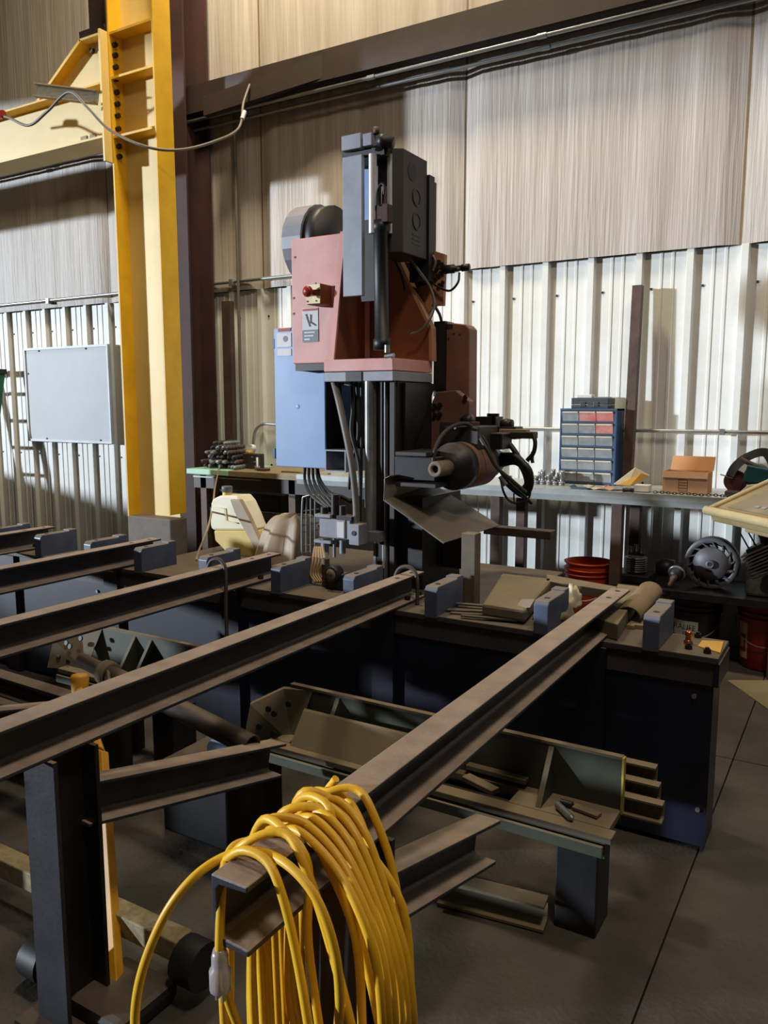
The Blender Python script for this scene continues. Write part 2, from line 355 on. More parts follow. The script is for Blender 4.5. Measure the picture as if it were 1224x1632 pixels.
MB().box((bx0, 4.303, 3.418), (XL-.02, 4.317, 3.775)).build('boom_web', 'cream', cr_)
MB().prism([(-5.62, 4.303, 3.79), (XL-.02, 4.303, 3.79), (XL-.02, 4.303, 4.11), (-5.10, 4.303, 4.11)], (0, .014, 0)).build('haunch_web', 'cream', cr_)
MB().prism([(-5.64, 4.22, 3.79), (-5.60, 4.22, 3.79), (-5.09, 4.22, 4.11), (-5.11, 4.22, 4.125)], (0, .18, 0)).build('haunch_flange', 'yellow', cr_)
MB().prism([(-5.11, 4.22, 4.11), (XL-.02, 4.22, 4.11), (XL-.02, 4.22, 4.125), (-5.11, 4.22, 4.125)], (0, .18, 0)).build('haunch_flange', 'cream', cr_)
for x in (-5.06, -4.98): MB().cyl((x, 4.303, 4.06), (x, 4.28, 4.06), .02, n=6).build('bolt', 'bolt', cr_, smooth=False)
a1 = P(112, 132, y=4.05); MB().chan((-5.33, 4.02, 3.79), (-4.86, 4.17, 3.70), .09, .05, .008).build('bracket_angle', 'wood', cr_)
for x in (-5.2, -5.1): MB().box((x-.035, 4.295, 3.44), (x+.03, 4.303, 3.49)).build('inspection_plate', 'wood', cr_)
# cable festooned to the crane
pts = [P(-30, 190, y=4.0), P(8, 186, y=4.0), P(45, 200, y=4.0), P(75, 178, y=3.99), P(110, 147, y=3.98), P(140, 172, y=4.0), P(175, 207, y=4.05), P(230, 233, y=4.1), P(285, 239, y=4.25), P(340, 226, y=4.5), P(380, 205, y=4.75), P(388, 165, y=4.9), P(398, 135, y=5.0)]
cb = thing('power_cable', pts[4], 'grey power cable slung over the yellow crane boom', 'cable')
MB().tube(cr(pts, 8), .010, 8).build('cable_sheath', 'greycable', cb)
MB().cyl(P(-8, 182, y=4.0), P(5, 182, y=4.0), .03, n=14).build('connector', 'red', cb)
MB().cyl(P(386, 190, y=4.82), P(390, 178, y=4.86), .016, n=10).build('cable_tie', 'sticker', cb)

# ================================================================== LEFT WALL THINGS
wb = thing('notice_board', (-6.76, 5.25, 1.13), 'blank white board screwed to the ribbed wall', 'board')
MB().box((-7.375, 5.235, 1.13), (-6.148, 5.26, 2.042)).build('panel', 'board', wb, .003)
for a_, b_ in (((-7.385, 5.225, 2.03), (-6.138, 5.262, 2.052)), ((-7.385, 5.225, 1.12), (-6.138, 5.262, 1.142)), ((-7.385, 5.225, 1.142), (-7.365, 5.262, 2.03)), ((-6.158, 5.225, 1.142), (-6.138, 5.262, 2.03))):
    MB().box(a_, b_).build('frame_rail', 'frame', wb)
for x, z in ((-7.15, 2.02), (-6.45, 2.02), (-7.34, 1.8), (-6.3, 1.15), (-7.1, 1.15)): MB().cyl((x, 5.235, z), (x, 5.228, z), .009, n=8).build('screw', 'ink', wb)
ld = thing('step_ladder', (-7.9, 4.95, 0), 'green stepladder leaning folded against the ribbed wall', 'ladder')
xr = P(5, 700, y=5.12).x
for dx in (0, -.46):
    MB().prism([(xr+dx, 4.78, 0), (xr+dx-.03, 4.78, 0), (xr+dx-.03, 5.13, 1.80), (xr+dx, 5.13, 1.80)], (0, .06, 0)).build('side_rail', 'ladder', ld, .004)
for k in range(6):
    z = .26+.27*k; y = 4.78+.35*z/1.8
    MB().box((xr-.46, y+.005, z), (xr-.03, y+.055, z+.03)).build('step', 'frame', ld)
MB().box((xr-.51, 5.10, 1.80), (xr+.02, 5.2, 1.85)).build('ladder_top', 'black', ld, .006)

# ================================================================== WORKBENCH
ZB = .985
bn = thing('workbench', (-2.2, 4.95, 0), 'long steel workbench running along the ribbed wall', 'workbench')
MB().box((-4.22, 4.70, ZB-.045), (-3.55, 5.26, ZB)).build('top_board', 'wood', bn, .004)
MB().box((-3.55, 4.70, ZB-.04), (.6, 5.26, ZB)).build('top_plate', 'bench', bn, .004)
MB().box((-4.66, 4.70, ZB-.042), (-4.22, 5.26, ZB)).build('painted_board', 'mint', bn, .004)
MB().prism([(-3.55, 4.685, ZB+.004), (-3.55, 4.70, ZB+.004), (-3.55, 4.70, ZB-.066), (-3.55, 4.69, ZB-.066), (-3.55, 4.685, ZB-.03)], (4.15, 0, 0)).build('front_lip', 'bench', bn)
MB().box((-4.6, 4.72, ZB-.15), (-2.3, 4.76, ZB-.045)).build('apron', 'benchdk', bn)
MB().box((-4.6, 4.712, ZB-.066), (-3.9, 4.72, ZB-.056)).build('apron_edge', 'bright', bn)
for x in (-4.5, -3.62, -2.0, -1.23, -.35):
    MB().box((x-.032, 4.72, 0), (x+.032, 4.78, ZB-.045)).build('leg', 'rust', bn, .003)
    MB().box((x-.032, 5.16, 0), (x+.032, 5.22, ZB-.045)).build('leg', 'rust', bn, .003)
MB().box((-4.5, 4.735, .62), (-3.3, 4.78, .68)).build('cross_rail', 'benchdk', bn)
MB().box((-1.23, 4.70, .41), (.6, 5.2, .435)).build('lower_shelf', 'greasy', bn)
MB().box((-1.23, 4.69, .40), (.6, 4.70, .44)).build('shelf_edge', 'greasy', bn)
sb = thing('storage_box', (-3.2, 5.0, 0), 'dark steel box standing under the workbench behind the jug', 'box')
MB().box((-4.44, 4.82, 0), (-3.8, 5.14, .80)).build('box_body', 'benchdk', sb, .006)
MB().box((-4.42, 4.812, .42), (-3.82, 4.82, .78)).build('box_door', 'benchdk', sb, .003)

# --- on the bench, left end
def drillbit(L, r, a, d, k):
    n = 12; m = 26; d = V(d).normalized(); u = d.orthogonal().normalized(); w_ = d.cross(u); vs = []; fs = []
    for i in range(m+1):
        t = i/m; fl = 0 if t < .3 else 1; tw = (t-.3)*L*70 if fl else 0
        rad = r*(1 if t < .96 else max(.1, (1-t)/.04))
        for j in range(n):
            th = 2*PI*j/n; q = rad*(1-.42*fl*max(0, math.cos(2*(th-tw)))**1.5)
            vs.append(V(a)+d*(L*t)+(u*math.cos(th)+w_*math.sin(th))*q)
    fs = [(i*n+j, i*n+(j+1) % n, (i+1)*n+(j+1) % n, (i+1)*n+j) for i in range(m) for j in range(n)]
    b = MB().add(vs, fs, True); b.add(vs[:n], [tuple(range(n-1, -1, -1))]); b.add(vs[-n:], [tuple(range(n))])
    return tag(b.build('drill_bit', k), 'worn steel twist drill bit in the heap on the mint bench end', 'drill bit', 'heap of drill bits on the bench')
for lay, cnt in enumerate((8, 7, 6, 5, 4, 3)):
    for i in range(cnt):
        x = -4.625+.052*i+.026*lay; z = ZB+.019+.037*lay; r = random.uniform(.015, .019)
        drillbit(random.uniform(.22, .30), r, (x, 5.05+random.uniform(-.03, .03), z), (.18, -1, 0), random.choice(('rust', 'bright', 'bright', 'darkbox')))
tp = thing('tape_measure', P(398, 722, y=4.95), 'white and yellow tape measure lying on a small dark box', 'tape measure')
c = P(398, 716, y=4.95); MB().cyl((c.x, 4.95, c.z+.004), (c.x, 4.99, c.z+.004), .034, n=20).build('tape_case', 'white', tp)
MB().box((c.x-.036, 4.935, c.z-.036), (c.x+.03, 4.975, c.z-.012)).build('tape_grip', 'envelope', tp, .006)
tag(MB().box((c.x-.05, 4.92, ZB), (c.x+.09, 5.02, c.z-.036)).build('parts_box', 'darkbox', bevel=.004), 'small dark parts box under the tape measure on the bench', 'box')
tag(MB().lathe((-4.06, 4.86, ZB), [(0,0),(.022,0),(.022,.03),(.012,.034),(.012,.1),(.0,.1)], n=14).build('steel_pin', 'bright'), 'upright steel pin standing beside the heap of drill bits', 'pin')
tag(MB().box((-4.02, 4.80, ZB), (-3.93, 4.86, ZB+.02)).build('steel_block', 'rust', bevel=.004), 'flat rusty block at the bench edge beside the upright pin', 'block')
tag(MB().box((-3.78, 4.80, ZB), (-3.35, 4.84, ZB+.012)).build('steel_ruler', 'wood', bevel=.002), 'narrow dusty strip lying along the bench top', 'strip')

# --- collets beside the drawer cabinet
for i in range(9):
    x = P(857+5*i, 765, y=4.95+.07*(i % 2)).x; y = 4.93+.08*(i % 2); h = .055+.02*((i*7) % 3)
    t = thing('tool_sleeve', (x, y, ZB), 'bright steel tool sleeve standing in the row beside the blue drawers', 'tool', 'steel tool sleeves on the bench')
    MB().lathe((x, y, ZB), [(0,0),(.018,0),(.018,.012),(.012,.014),(.012,h*.6),(.016,h*.62),(.016,h),(.007,h),(.007,h*.7)], n=14).build('sleeve_body', 'bright' if i % 3 else 'alu', t)
    MB().lathe((x, y, ZB), [(.018,.014),(.021,.014),(.021,.024),(.018,.024)], n=14).build('collar', 'bright', t)

# --- blue drawer cabinet
YC = 5.07; ca = P(893, 651, y=YC); cb_ = P(984, 765, y=YC)
x0, x1, zt = ca.x, P(984, 651, y=YC).x, ca.z
dc = thing('drawer_cabinet', ((x0+x1)/2, YC+.13, ZB), 'blue small-parts cabinet with eighteen clear drawers', 'cabinet')
wd = x1-x0; hh = zt-ZB
MB().box((x0, YC, ZB), (x0+.012, YC+.18, zt)).build('side_panel', 'bluedk', dc, .002); MB().box((x1-.018, YC, ZB), (x1, YC+.18, zt)).build('side_panel', 'bluedk', dc, .002)
MB().box((x0, YC-.002, zt-.014), (x1, YC+.18, zt)).build('top_panel', 'bluedk', dc, .002); MB().box((x0+.012, YC+.165, ZB), (x1-.018, YC+.18, zt-.014)).build('back_panel', 'bluedk', dc)
rh = (hh-.02)/6
for r in range(6):
    zb = ZB+.006+rh*r
    MB().box((x0+.012, YC+.002, zb), (x1-.018, YC+.165, zb+.011)).build('divider', 'bluedk', dc)
    for c_ in range(3):
        dw = (wd-.034)/3; xa = x0+.015+dw*c_
        k = 'clearred' if (r, c_) in ((5, 1), (5, 2), (4, 2)) else 'clear'
        d = MB().prism([(xa, YC+.004, zb+.012), (xa, YC-.006, zb+rh-.012), (xa, YC-.006, zb+rh-.004), (xa, YC+.15, zb+rh-.004), (xa, YC+.15, zb+.012)], (dw-.004, 0, 0)).build('drawer', k, dc)
        MB().box((xa+.004, YC-.012, zb+rh-.013), (xa+dw-.008, YC-.004, zb+rh-.005)).build('drawer_pull', 'paper', d)
cs = thing('tool_case', (x0+.16, YC+.12, zt), 'closed dark grey tool case on top of the blue drawer cabinet', 'case')
a_, b_ = pb(910, 634, 970, 651, YC+.01, .15)
MB().box((a_.x, YC+.01, zt), (b_.x, YC+.16, zt+.024)).build('case_base', 'case', cs, .005); MB().box((a_.x, YC+.01, zt+.026), (b_.x, YC+.16, b_.z)).build('case_lid', 'case', cs, .005)
for fx in (.25, .6): MB().box((a_.x+(b_.x-a_.x)*fx, YC+.004, zt+.012), (a_.x+(b_.x-a_.x)*(fx+.14), YC+.01, zt+.042)).build('latch', 'case', cs, .002)
zc = b_.z
tag(MB().box((a_.x+.02, YC+.06, zc), (a_.x+.12, YC+.13, zc+.022)).build('blister_pack', 'sticker', bevel=.004), 'small clear packet with red print on the dark tool case', 'packet')
tag(MB().box((a_.x+.14, YC+.05, zc), (b_.x-.01, YC+.12, zc+.006)).build('steel_rule', 'galv', bevel=.001), 'thin silver strip lying on the dark tool case', 'strip')
# leaning steel post
pa, pb_ = P(1007, 456, y=5.2), P(1022, 456, y=5.2)
po = thing('steel_post', ((pa.x+pb_.x)/2, 5.16, ZB), 'dark steel channel post leaning on the wall behind the drawer cabinet', 'post')
pw = pb_.x-pa.x
MB().prism([(pa.x, 5.14, ZB), (pa.x+pw, 5.14, ZB), (pa.x+pw, 5.20, ZB), (pa.x+pw-.006, 5.20, ZB), (pa.x+pw-.006, 5.146, ZB), (pa.x+.006, 5.146, ZB), (pa.x+.006, 5.20, ZB), (pa.x, 5.20, ZB)], (.01, .03, pa.z-ZB)).build('post_channel', 'rust', po)
# envelope, packets, papers
en = thing('envelope', P(1000, 760, y=4.85), 'open yellow padded envelope leaning beside the white carton', 'envelope')
MB().prism([P(978, 772, y=4.80), P(1012, 746, y=4.92), P(1035, 758, y=4.98), P(1000, 774, y=4.84)], (0, .004, .004)).build('envelope_back', 'paper', en)
MB().prism([P(986, 773, y=4.79), P(1022, 755, y=4.90), P(1034, 759, y=4.95), P(1004, 775, y=4.82)], (0, -.003, .003)).build('envelope_front', 'envelope', en)
a_, b_ = pb(1010, 767, 1034, 777, 4.78, .08)
tag(MB().box((a_.x, 4.78, ZB+.004), (b_.x, 4.86, ZB+.042)).build('small_carton', 'white', bevel=.002), 'small white carton at the front of the bench top', 'carton')
q = P(1001, 776, y=4.75); tag(MB().lathe((q.x, 4.755, ZB+.004), [(.018,0),(.034,0),(.034,.018),(.018,.018),(.018,0)], n=20).build('tape_roll', 'black'), 'roll of black tape lying on the bench beside the white carton', 'tape')
for i, (cx_, w2, k, lb, ro) in enumerate(((927, .13, 'bluedk', 'shallow blue tray lying on the bench before the drawers', 0), (950, .12, 'paper', 'crumpled grey paper lying before the blue drawers', .2), (975, .10, 'cardpink', 'curled sheet of brown paper beside the yellow envelope', .5))):
    q = P(cx_, 770, y=4.80); b = MB(); n = 6; vs = []; fs = []
    for j in range(n+1):
        for k2 in range(2):
            u = j/n-.5; vs.append((q.x+u*w2, 4.76+.10*k2+ro*u*.1, ZB+.006+(.02*abs(u)*2 if i else .012*(abs(u) > .4))+.006*noise.noise(V((u*5+i, k2, 0)))))
    for j in range(n): fs.append((2*j, 2*j+2, 2*j+3, 2*j+1))
    o = b.add(vs, fs).build(('parts_tray', 'paper_sheet', 'paper_sheet')[i], k); so = o.modifiers.new('thick', 'SOLIDIFY'); so.thickness = .003
    tag(o, lb, ('tray', 'paper', 'paper')[i])
# cardboard box with open lid
YB = 4.86
bxl, bxr = P(1056, 770, y=YB).x, P(1128, 770, y=YB).x; bt = P(1090, 752, y=YB).z; lt = P(1090, 727, y=YB+.16).z
cbx = thing('cardboard_box', ((bxl+bxr)/2, YB+.08, ZB), 'brown cardboard box standing open on the bench', 'box')
MB().box((bxl, YB, ZB+.001), (bxr, YB+.005, bt)).build('front_panel', 'cardpink', cbx); MB().box((bxl, YB+.155, ZB), (bxr, YB+.16, bt)).build('rear_panel', 'card', cbx)
MB().box((bxl, YB+.005, ZB), (bxl+.004, YB+.155, bt)).build('side_panel', 'card', cbx); MB().box((bxr-.004, YB+.005, ZB), (bxr, YB+.155, bt)).build('side_panel', 'card', cbx)
MB().prism([(bxl+.01, YB+.158, bt), (bxr+.005, YB+.158, bt), (bxr+.008, YB+.185, lt), (bxl+.015, YB+.185, lt)], (0, .004, 0)).build('lid', 'card', cbx)
MB().prism([(bxl, YB-.004, bt), (bxr, YB-.004, bt), (bxr, YB-.012, bt-.035), (bxl, YB-.012, bt-.035)], (0, .003, 0)).build('front_flap', 'cardpink', cbx)
b = MB(); gx = bxl+(bxr-bxl)*.36
for k in range(5): b.box((gx, YB-.0015, ZB+.012+.016*k), (gx+.05, YB-.0005, ZB+.014+.016*k))
for k in (0, .048): b.box((gx+k, YB-.0015, ZB+.012), (gx+k+.002, YB-.0005, ZB+.076))
b.build('printed_grid', 'ink', cbx)
# chain along the bench edge
b = MB()
for i in range(26):
    x = -1.02+.018*i; yy = 4.745+.012*math.sin(i*.8); t = i % 2
    ring = [(x+.012*math.cos(2*PI*k/10), yy+(.006*math.sin(2*PI*k/10) if t else 0), ZB+.010+(0 if t else .006*math.sin(2*PI*k/10))) for k in range(10)]
    b.tube(ring, .0025, 5, closed=True)
tag(b.build('jack_chain', 'dark'), 'short dark chain lying along the front edge of the bench', 'chain')
# --- chop saw
YS = 4.92
sw = thing('chop_saw', P(1195, 778, y=YS), 'dark chop saw with teal motor standing on the bench', 'saw')
sw.location.z = ZB; ORG[sw].z = ZB
q0 = P(1165, 780, y=YS); MB().box((q0.x-.02, YS-.1, ZB), (q0.x+.42, YS+.16, ZB+.03)).build('base', 'greydk', sw, .006)
arc = cr(PP([(1158, 755), (1165, 742), (1178, 729), (1196, 719), (1214, 714), (1228, 718), (1240, 740), (1244, 765)], y=YS-.02), 6)
vs = []; fs = []
for i, p in enumerate(arc):
    t = (arc[min(i+1, len(arc)-1)]-arc[max(i-1, 0)]).normalized(); nn = V((t.z, 0, -t.x))
    for a2, b2 in ((0, -.03), (0, .03), (.045, .03), (.045, -.03)): vs.append(p+nn*a2+V((0, b2, 0)))
for i in range(len(arc)-1):
    for j in range(4): fs.append((i*4+j, (i+1)*4+j, (i+1)*4+(j+1) % 4, i*4+(j+1) % 4))
fs += [(0, 1, 2, 3), tuple(len(vs)-4+k for k in (3, 2, 1, 0))]
MB().add(vs, fs).build('wheel_guard', 'greydk', sw)
c = P(1207, 757, y=YS); MB().cyl((c.x, YS-.10, c.z), (c.x, YS+.05, c.z), .06, n=20).build('motor_housing', 'teal', sw, .005)
MB().obox(P(1207, 757, y=YS-.11), (.06, 0, -.01), (0, .02, 0), (.008, 0, .045)).build('gear_cover', 'teal', sw, .008)
MB().tube(cr(PP([(1180, 731), (1200, 741), (1224, 752)], y=YS-.07), 6), .014, 10).build('handle', 'rust', sw)
c = P(1172, 770, y=YS); MB().cyl((c.x, YS-.012, c.z+.012), (c.x, YS+.004, c.z+.012), .062, n=28).build('cutting_disc', 'maroon', sw)
MB().tube(cr(PP([(1148, 756), (1158, 759), (1168, 762)], y=YS-.04), 4), .004, 6).build('guard_lever', 'bright', sw)
tag(MB().prism([P(1180, 783, y=4.76), P(1192, 773, y=4.76), P(1224, 770, y=4.76), P(1224, 783, y=4.76)], (0, .02, 0)).build('white_cloth', 'paper', bevel=.004), 'pale cloth lying on the bench in front of the chop saw', 'cloth')

# --- lower shelf: engine parts
ZS = .436
hd = thing('cylinder_head', P(1015, 905, y=4.86), 'finned aluminium engine cylinder standing on the lower shelf', 'engine part'); hd.location.z = ZS; ORG[hd].z = ZS
c = P(1013, 900, y=4.86); MB().box((c.x-.11, 4.78, ZS), (c.x+.10, 4.98, ZS+.055)).build('crankcase_base', 'greasy', hd, .01)
MB().cyl((c.x, 4.86, ZS+.055), (c.x, 4.86, ZS+.16), .045, n=18).build('barrel', 'alu', hd)
for k in range(7): MB().lathe((c.x, 4.86, ZS+.066+.013*k), [(.045,0),(.066,0),(.066,.005),(.045,.005)], n=22).build('fin', 'alu', hd)
MB().box((c.x-.012, 4.79, ZS+.06), (c.x+.012, 4.81, ZS+.15)).build('spark_plug_port', 'black', hd)
for dx, h in ((-.03, .05), (.0, .065), (.03, .045)): MB().lathe((c.x+dx, 4.86, ZS+.16), [(0,0),(.02,0),(.02,h*.5),(.013,h*.55),(.013,h),(0,h)], n=12).build('valve_spring', 'greasy', hd)
MB().lathe((c.x+.12, 4.9, ZS+.09), [(.0,0),(.05,0),(.055,.05),(.045,.1),(0,.1)], (1, 0, .1), 18).build('intake_pipe', 'greasy', hd)
sp = thing('spindle_shaft', P(1082, 915, y=4.80), 'stepped rusty spindle shaft lying across the shelf edge', 'shaft'); 
a_ = P(1066, 930, y=4.62); b_ = P(1092, 892, y=4.92); b_.z = max(b_.z, ZS+.075); a_.z = ZS+.045; d = (b_-a_); L_ = d.length; d.normalize()
MB().lathe(a_, [(0,0),(.010,.0),(.013,.025),(.013,.07),(.019,.072),(.019,.11),(.0,.11)], d, 18).build('nose', 'rust', sp)
MB().lathe(a_+d*.11, [(0,0),(.032,0),(.038,.04),(.047,.045),(.047,.07),(.034,.075),(.034,.11),(0,.11)], d, 20).build('bearing_body', 'greasy', sp)
MB().lathe(a_+d*.148, [(.040,0),(.050,.0),(.050,.006),(.040,.006)], d, 20).build('ring', 'bright', sp)
# blower fan
fc = P(1133, 893, y=4.86); R_ = .150; fc.z = ZS+R_
fw = thing('fan_wheel', (fc.x, 4.88, ZS), 'grey blower fan wheel standing on edge on the lower shelf', 'fan')
MB().lathe((fc.x, 4.86, fc.z), [(0,-.012),(.020,-.012),(.095,-.008),(.098,.0),(.095,.01),(0,.01)], (0,1,0), 36).build('hub_disc', 'fan', fw)
MB().lathe((fc.x, 4.86, fc.z), [(.118,.016),(R_-.004,.0),(R_,.05),(R_,.085),(.10,.085),(.10,.075)], (0,1,0), 40).build('shroud', 'fan', fw)
MB().lathe((fc.x, 4.86, fc.z), [(.010,-.012),(.010,-.028),(.024,-.028),(.026,-.012)], (0,1,0), 18).build('hub_boss', 'fan', fw)
MB().cyl((fc.x, 4.846, fc.z), (fc.x, 4.83, fc.z), .011, n=14).build('bore', 'ink', fw)
for k in range(14):
    a = 2*PI*k/14; u = V((math.cos(a), 0, math.sin(a))); t = V((-math.sin(a), 0, math.cos(a)))
    MB().prism([V((fc.x, 4.862, fc.z))+u*.09+t*.0, V((fc.x, 4.862, fc.z))+u*.122+t*.028, V((fc.x, 4.862, fc.z))+u*.124+t*.022, V((fc.x, 4.862, fc.z))+u*.094-t*.010], (0, .05, 0)).build('blade', 'fan', fw)
eg = thing('small_engine', P(1205, 915, y=4.9), 'small finned engine block at the shelf end below the console', 'engine'); eg.location.z = ZS; ORG[eg].z = ZS
c = P(1222, 915, y=4.88)
MB().box((c.x-.10, 4.8, ZS), (c.x+.2, 5.0, ZS+.15)).build('crankcase', 'alu', eg, .02)
MB().cyl((c.x+.02, 4.80, ZS+.10), (c.x+.02, 4.77, ZS+.10), .035, n=18).build('shaft_seal', 'greasy', eg)
ax = V((-.5, 0, .85)).normalized(); sx_ = V((.85, 0, .5)).normalized(); base = V((c.x+.02, 4.88, ZS+.13))
MB().obox(base+ax*.08, ax*.09, sx_*.05, V((0, .06, 0))).build('barrel', 'greasy', eg)
for k in range(8): MB().obox(base+ax*(.02+.018*k), ax*.004, sx_*.085, V((0, .085, 0))).build('fin', 'alu', eg)
MB().cyl(base+ax*.05+sx_*.05, base+ax*.20+sx_*.09, .06, .05, 16).build('air_filter', 'black', eg)
for k in (-.04, .0, .04): MB().cyl(base+ax*.15+sx_*k, base+ax*.27+sx_*k, .005, n=6).build('stud', 'greasy', eg)

# --- buckets
def bucket(c, m, label, rimz=0.37, r0=.125, r1=.148, z0=0):
    x, y = c; t = thing('bucket', (x, y, z0), label, 'bucket'); h = rimz
    MB().lathe((x, y, z0), [(0,.004),(r0-.006,.004),(r0,.012),(r0+(r1-r0)*.75,h*.72),(r1-.006,h*.98),(r1-.006,h),(r1-.012,h),(r1-.012,h*.98),(r0-.006,.02),(0,.02)], n=36).build('pail', m, t)
    for k, zz in ((.0, .80), (.002, .88)): MB().lathe((x, y, z0), [(r1-.008+k, h*zz),(r1+.005+k, h*zz),(r1+.005+k, h*zz+.008),(r1-.006+k, h*zz+.008)], n=36).build('rib', m, t)
    MB().lathe((x, y, z0), [(r1-.012, h-.004),(r1+.004, h-.004),(r1+.006, h+.004),(r1-.012, h+.006)], n=36).build('rim', m, t)
    pts = [(x-(r1+.008)*math.cos(a), y-(r1+.010)*math.sin(a)*.98-.004, z0+h*.76-.13*math.sin(a)) for a in [PI*k/16 for k in range(17)]]
    MB().tube(pts, .003, 6).build('handle', 'bright', t)
    return t
bk = bucket((-.80, 4.93), 'bkblk', 'black plastic bucket with a white printed label under the shelf')
def wraplabel(t, c, a0, a1, z0, z1, rb, rt, h, m, name, off=.0015):
    vs = []; fs = []; n = 10
    for i in range(n+1):
        a = a0+(a1-a0)*i/n
        for z in (z0, z1):
            r = rb+(rt-rb)*z/h+off; vs.append((c[0]+r*math.sin(a), c[1]-r*math.cos(a), z))
    for i in range(n): fs.append((2*i, 2*i+2, 2*i+3, 2*i+1))
    return MB().add(vs, fs, True).build(name, m, t)
wraplabel(bk, (-.80, 4.93), -.75, .30, .15, .25, .126, .146, .37, 'sticker', 'printed_label', .004)
q = V((-.80-.030, 4.93-.149, .215)); text('lettering', 'RALIFE', .044, 'ink', bk, q, Matrix.Rotation(-.22, 3, 'Z') @ RX90)
text('lettering', '190', .034, 'ink', bk, q+V((.01, .004, -.042)), Matrix.Rotation(-.22, 3, 'Z') @ RX90)
br = bucket((-.42, 4.96), 'bkred', 'dark red plastic bucket standing on the floor at the shelf end')
wraplabel(br, (-.42, 4.96), -1.15, -.62, .06, .27, .126, .146, .37, 'cardpink', 'printed_label', .003)
wraplabel(br, (-.42, 4.96), -1.05, -.72, .10, .20, .126, .146, .37, 'bkred', 'printed_mark', .005)
wraplabel(br, (-.42, 4.96), -.98, -.79, .12, .18, .126, .146, .37, 'cardpink', 'printed_mark', .007)
bucket((-1.435, 4.90), 'bkor', 'orange-red plastic bucket beside the rusty bench leg', z0=.15)
tag(MB().box((-1.57, 4.78, 0), (-1.30, 5.02, .149)).build('wood_block', 'wood', bevel=.006), 'wood block under the orange-red bucket by the bench leg', 'block')

# --- operator console at the right
A = V((-.557, 3.64, 1.045)); u = V((.689, -.724, 0)); dd = V((.63, .60, .34)).normalized()*.36; B_ = A+u*.62
cn = thing('control_console', (-.1, 3.5, 0), 'tan operator console with a rounded edge and red button', 'console')
nn = u.cross(dd).normalized()
MB().prism([A, B_, B_+dd, A+dd], -nn*.05).build('top_panel', 'consoletop', cn, .006)
MB().prism([A+u*.06+dd*.14+nn*.001, B_-u*.06+dd*.14+nn*.001, B_-u*.06+dd*.9+nn*.001, A+u*.06+dd*.9+nn*.001], nn*.004).build('button_panel', 'consoledk', cn)
MB().tube([A-u*.02, A+u*.3, B_], .019, 14).build('edge_roll', 'consoleedge', cn)
MB().tube([A-u*.012, A-u*.012+dd], .014, 12).build('edge_roll', 'consoleedge', cn)
q = P(1213, 788, y=3.6); rb = A+u*.245+dd*.46
MB().cyl(rb+nn*.004, rb+nn*.035, .019, .017, 18).build('stop_button', 'red', cn); MB().cyl(rb+nn*.002, rb+nn*.006, .026, n=18).build('button_ring', 'consoleedge', cn)
for k in range(5): MB().obox(A+u*(.20+.04*k)+dd*.25+nn*.006, u*.012, dd.normalized()*.008, nn*.002).build('key', 'galv', cn)
bb = A+u*.30+dd*.5-nn*.05
MB().prism([A+u*.16+dd*.12-nn*.05, B_-u*.05+dd*.12-nn*.05, B_-u*.05+dd*.85-nn*.05, A+u*.16+dd*.85-nn*.05], (0, 0, -.04)).build('housing', 'consoletop', cn, .006)
MB().box((.02, 3.42, .02), (.14, 3.54, 1.02)).build('pedestal', 'consoletop', cn, .006); MB().box((-.12, 3.28, 0), (.28, 3.68, .02)).build('foot_plate', 'dark', cn)
# floor card
tag(MB().prism([(-.56, 4.58, .001), (-.30, 4.20, .001), (.5, 4.3, .001), (.5, 4.72, .001), (-.35, 4.70, .001)], (0, 0, .005)).build('floor_cardboard', 'mat_'), 'flattened tan cardboard lying on the concrete by the red bucket', 'cardboard')

# ================================================================== CONVEYOR TABLE
TZ = .685; TY0, TY1 = 2.70, 2.93; TXR = -.36; TXL = -5.2
tb = thing('conveyor_table', (-2.6, 2.86, 0), 'long navy conveyor table with a row of upright lugs', 'table')
MB().box((TXL, TY0, TZ-.022), (TXR, TY1, TZ)).build('table_top', 'navyframe', tb, .003)
MB().box((TXL, TY0+.012, TZ-.10), (TXR-.012, TY0+.03, TZ-.022)).build('front_rail', 'navyframe', tb)  # dusty strip; lit band above the shadow edge put into its paler colour
MB().box((TXR-.012, TY0+.006, TZ-.10), (TXR+.004, TY1, TZ-.022)).build('end_plate', 'navy', tb)
MB().box((TXL, TY0+.02, .02), (TXR-.012, TY0+.03, TZ-.10)).build('front_panel', 'navy', tb)
MB().box((TXR-.03, TY0+.03, 0), (TXR-.018, TY1-.02, TZ-.10)).build('end_panel', 'navy', tb)
MB().box((TXL, TY1-.03, .02), (TXR-.02, TY1-.02, TZ-.022)).build('rear_panel', 'navy', tb)
for x in (-.77, -1.62, -2.43, -3.22, -4.05): MB().box((x-.05, TY0-.008, .0), (x+.05, TY0+.02, TZ-.022)).build('panel_post', 'navy', tb)
for z, x in ((.54, -.43), (.15, -.40), (.54, -3.35), (.52, -3.2)): MB().cyl((x, TY0+.02, z), (x, TY0+.012, z), .008, n=8).build('rivet', 'bright', tb)
lug0 = None
def luggeo(x):
    b = MB(); w2 = .055; t = TZ; L0, L1 = TY0-.006, 2.928
    b.prism([(x, L0, t-.01), (x, L0, t+.10), (x, L0+.012, t+.115), (x, L1-.05, t+.115), (x, L1-.05, t+.122), (x, L1, t+.122), (x, L1, t-.01)], (w2, 0, 0)); return b
lx = [-.60, -.985, -1.43, -1.81, -2.19, -2.615, -3.045, -3.41, -3.81, -4.22]
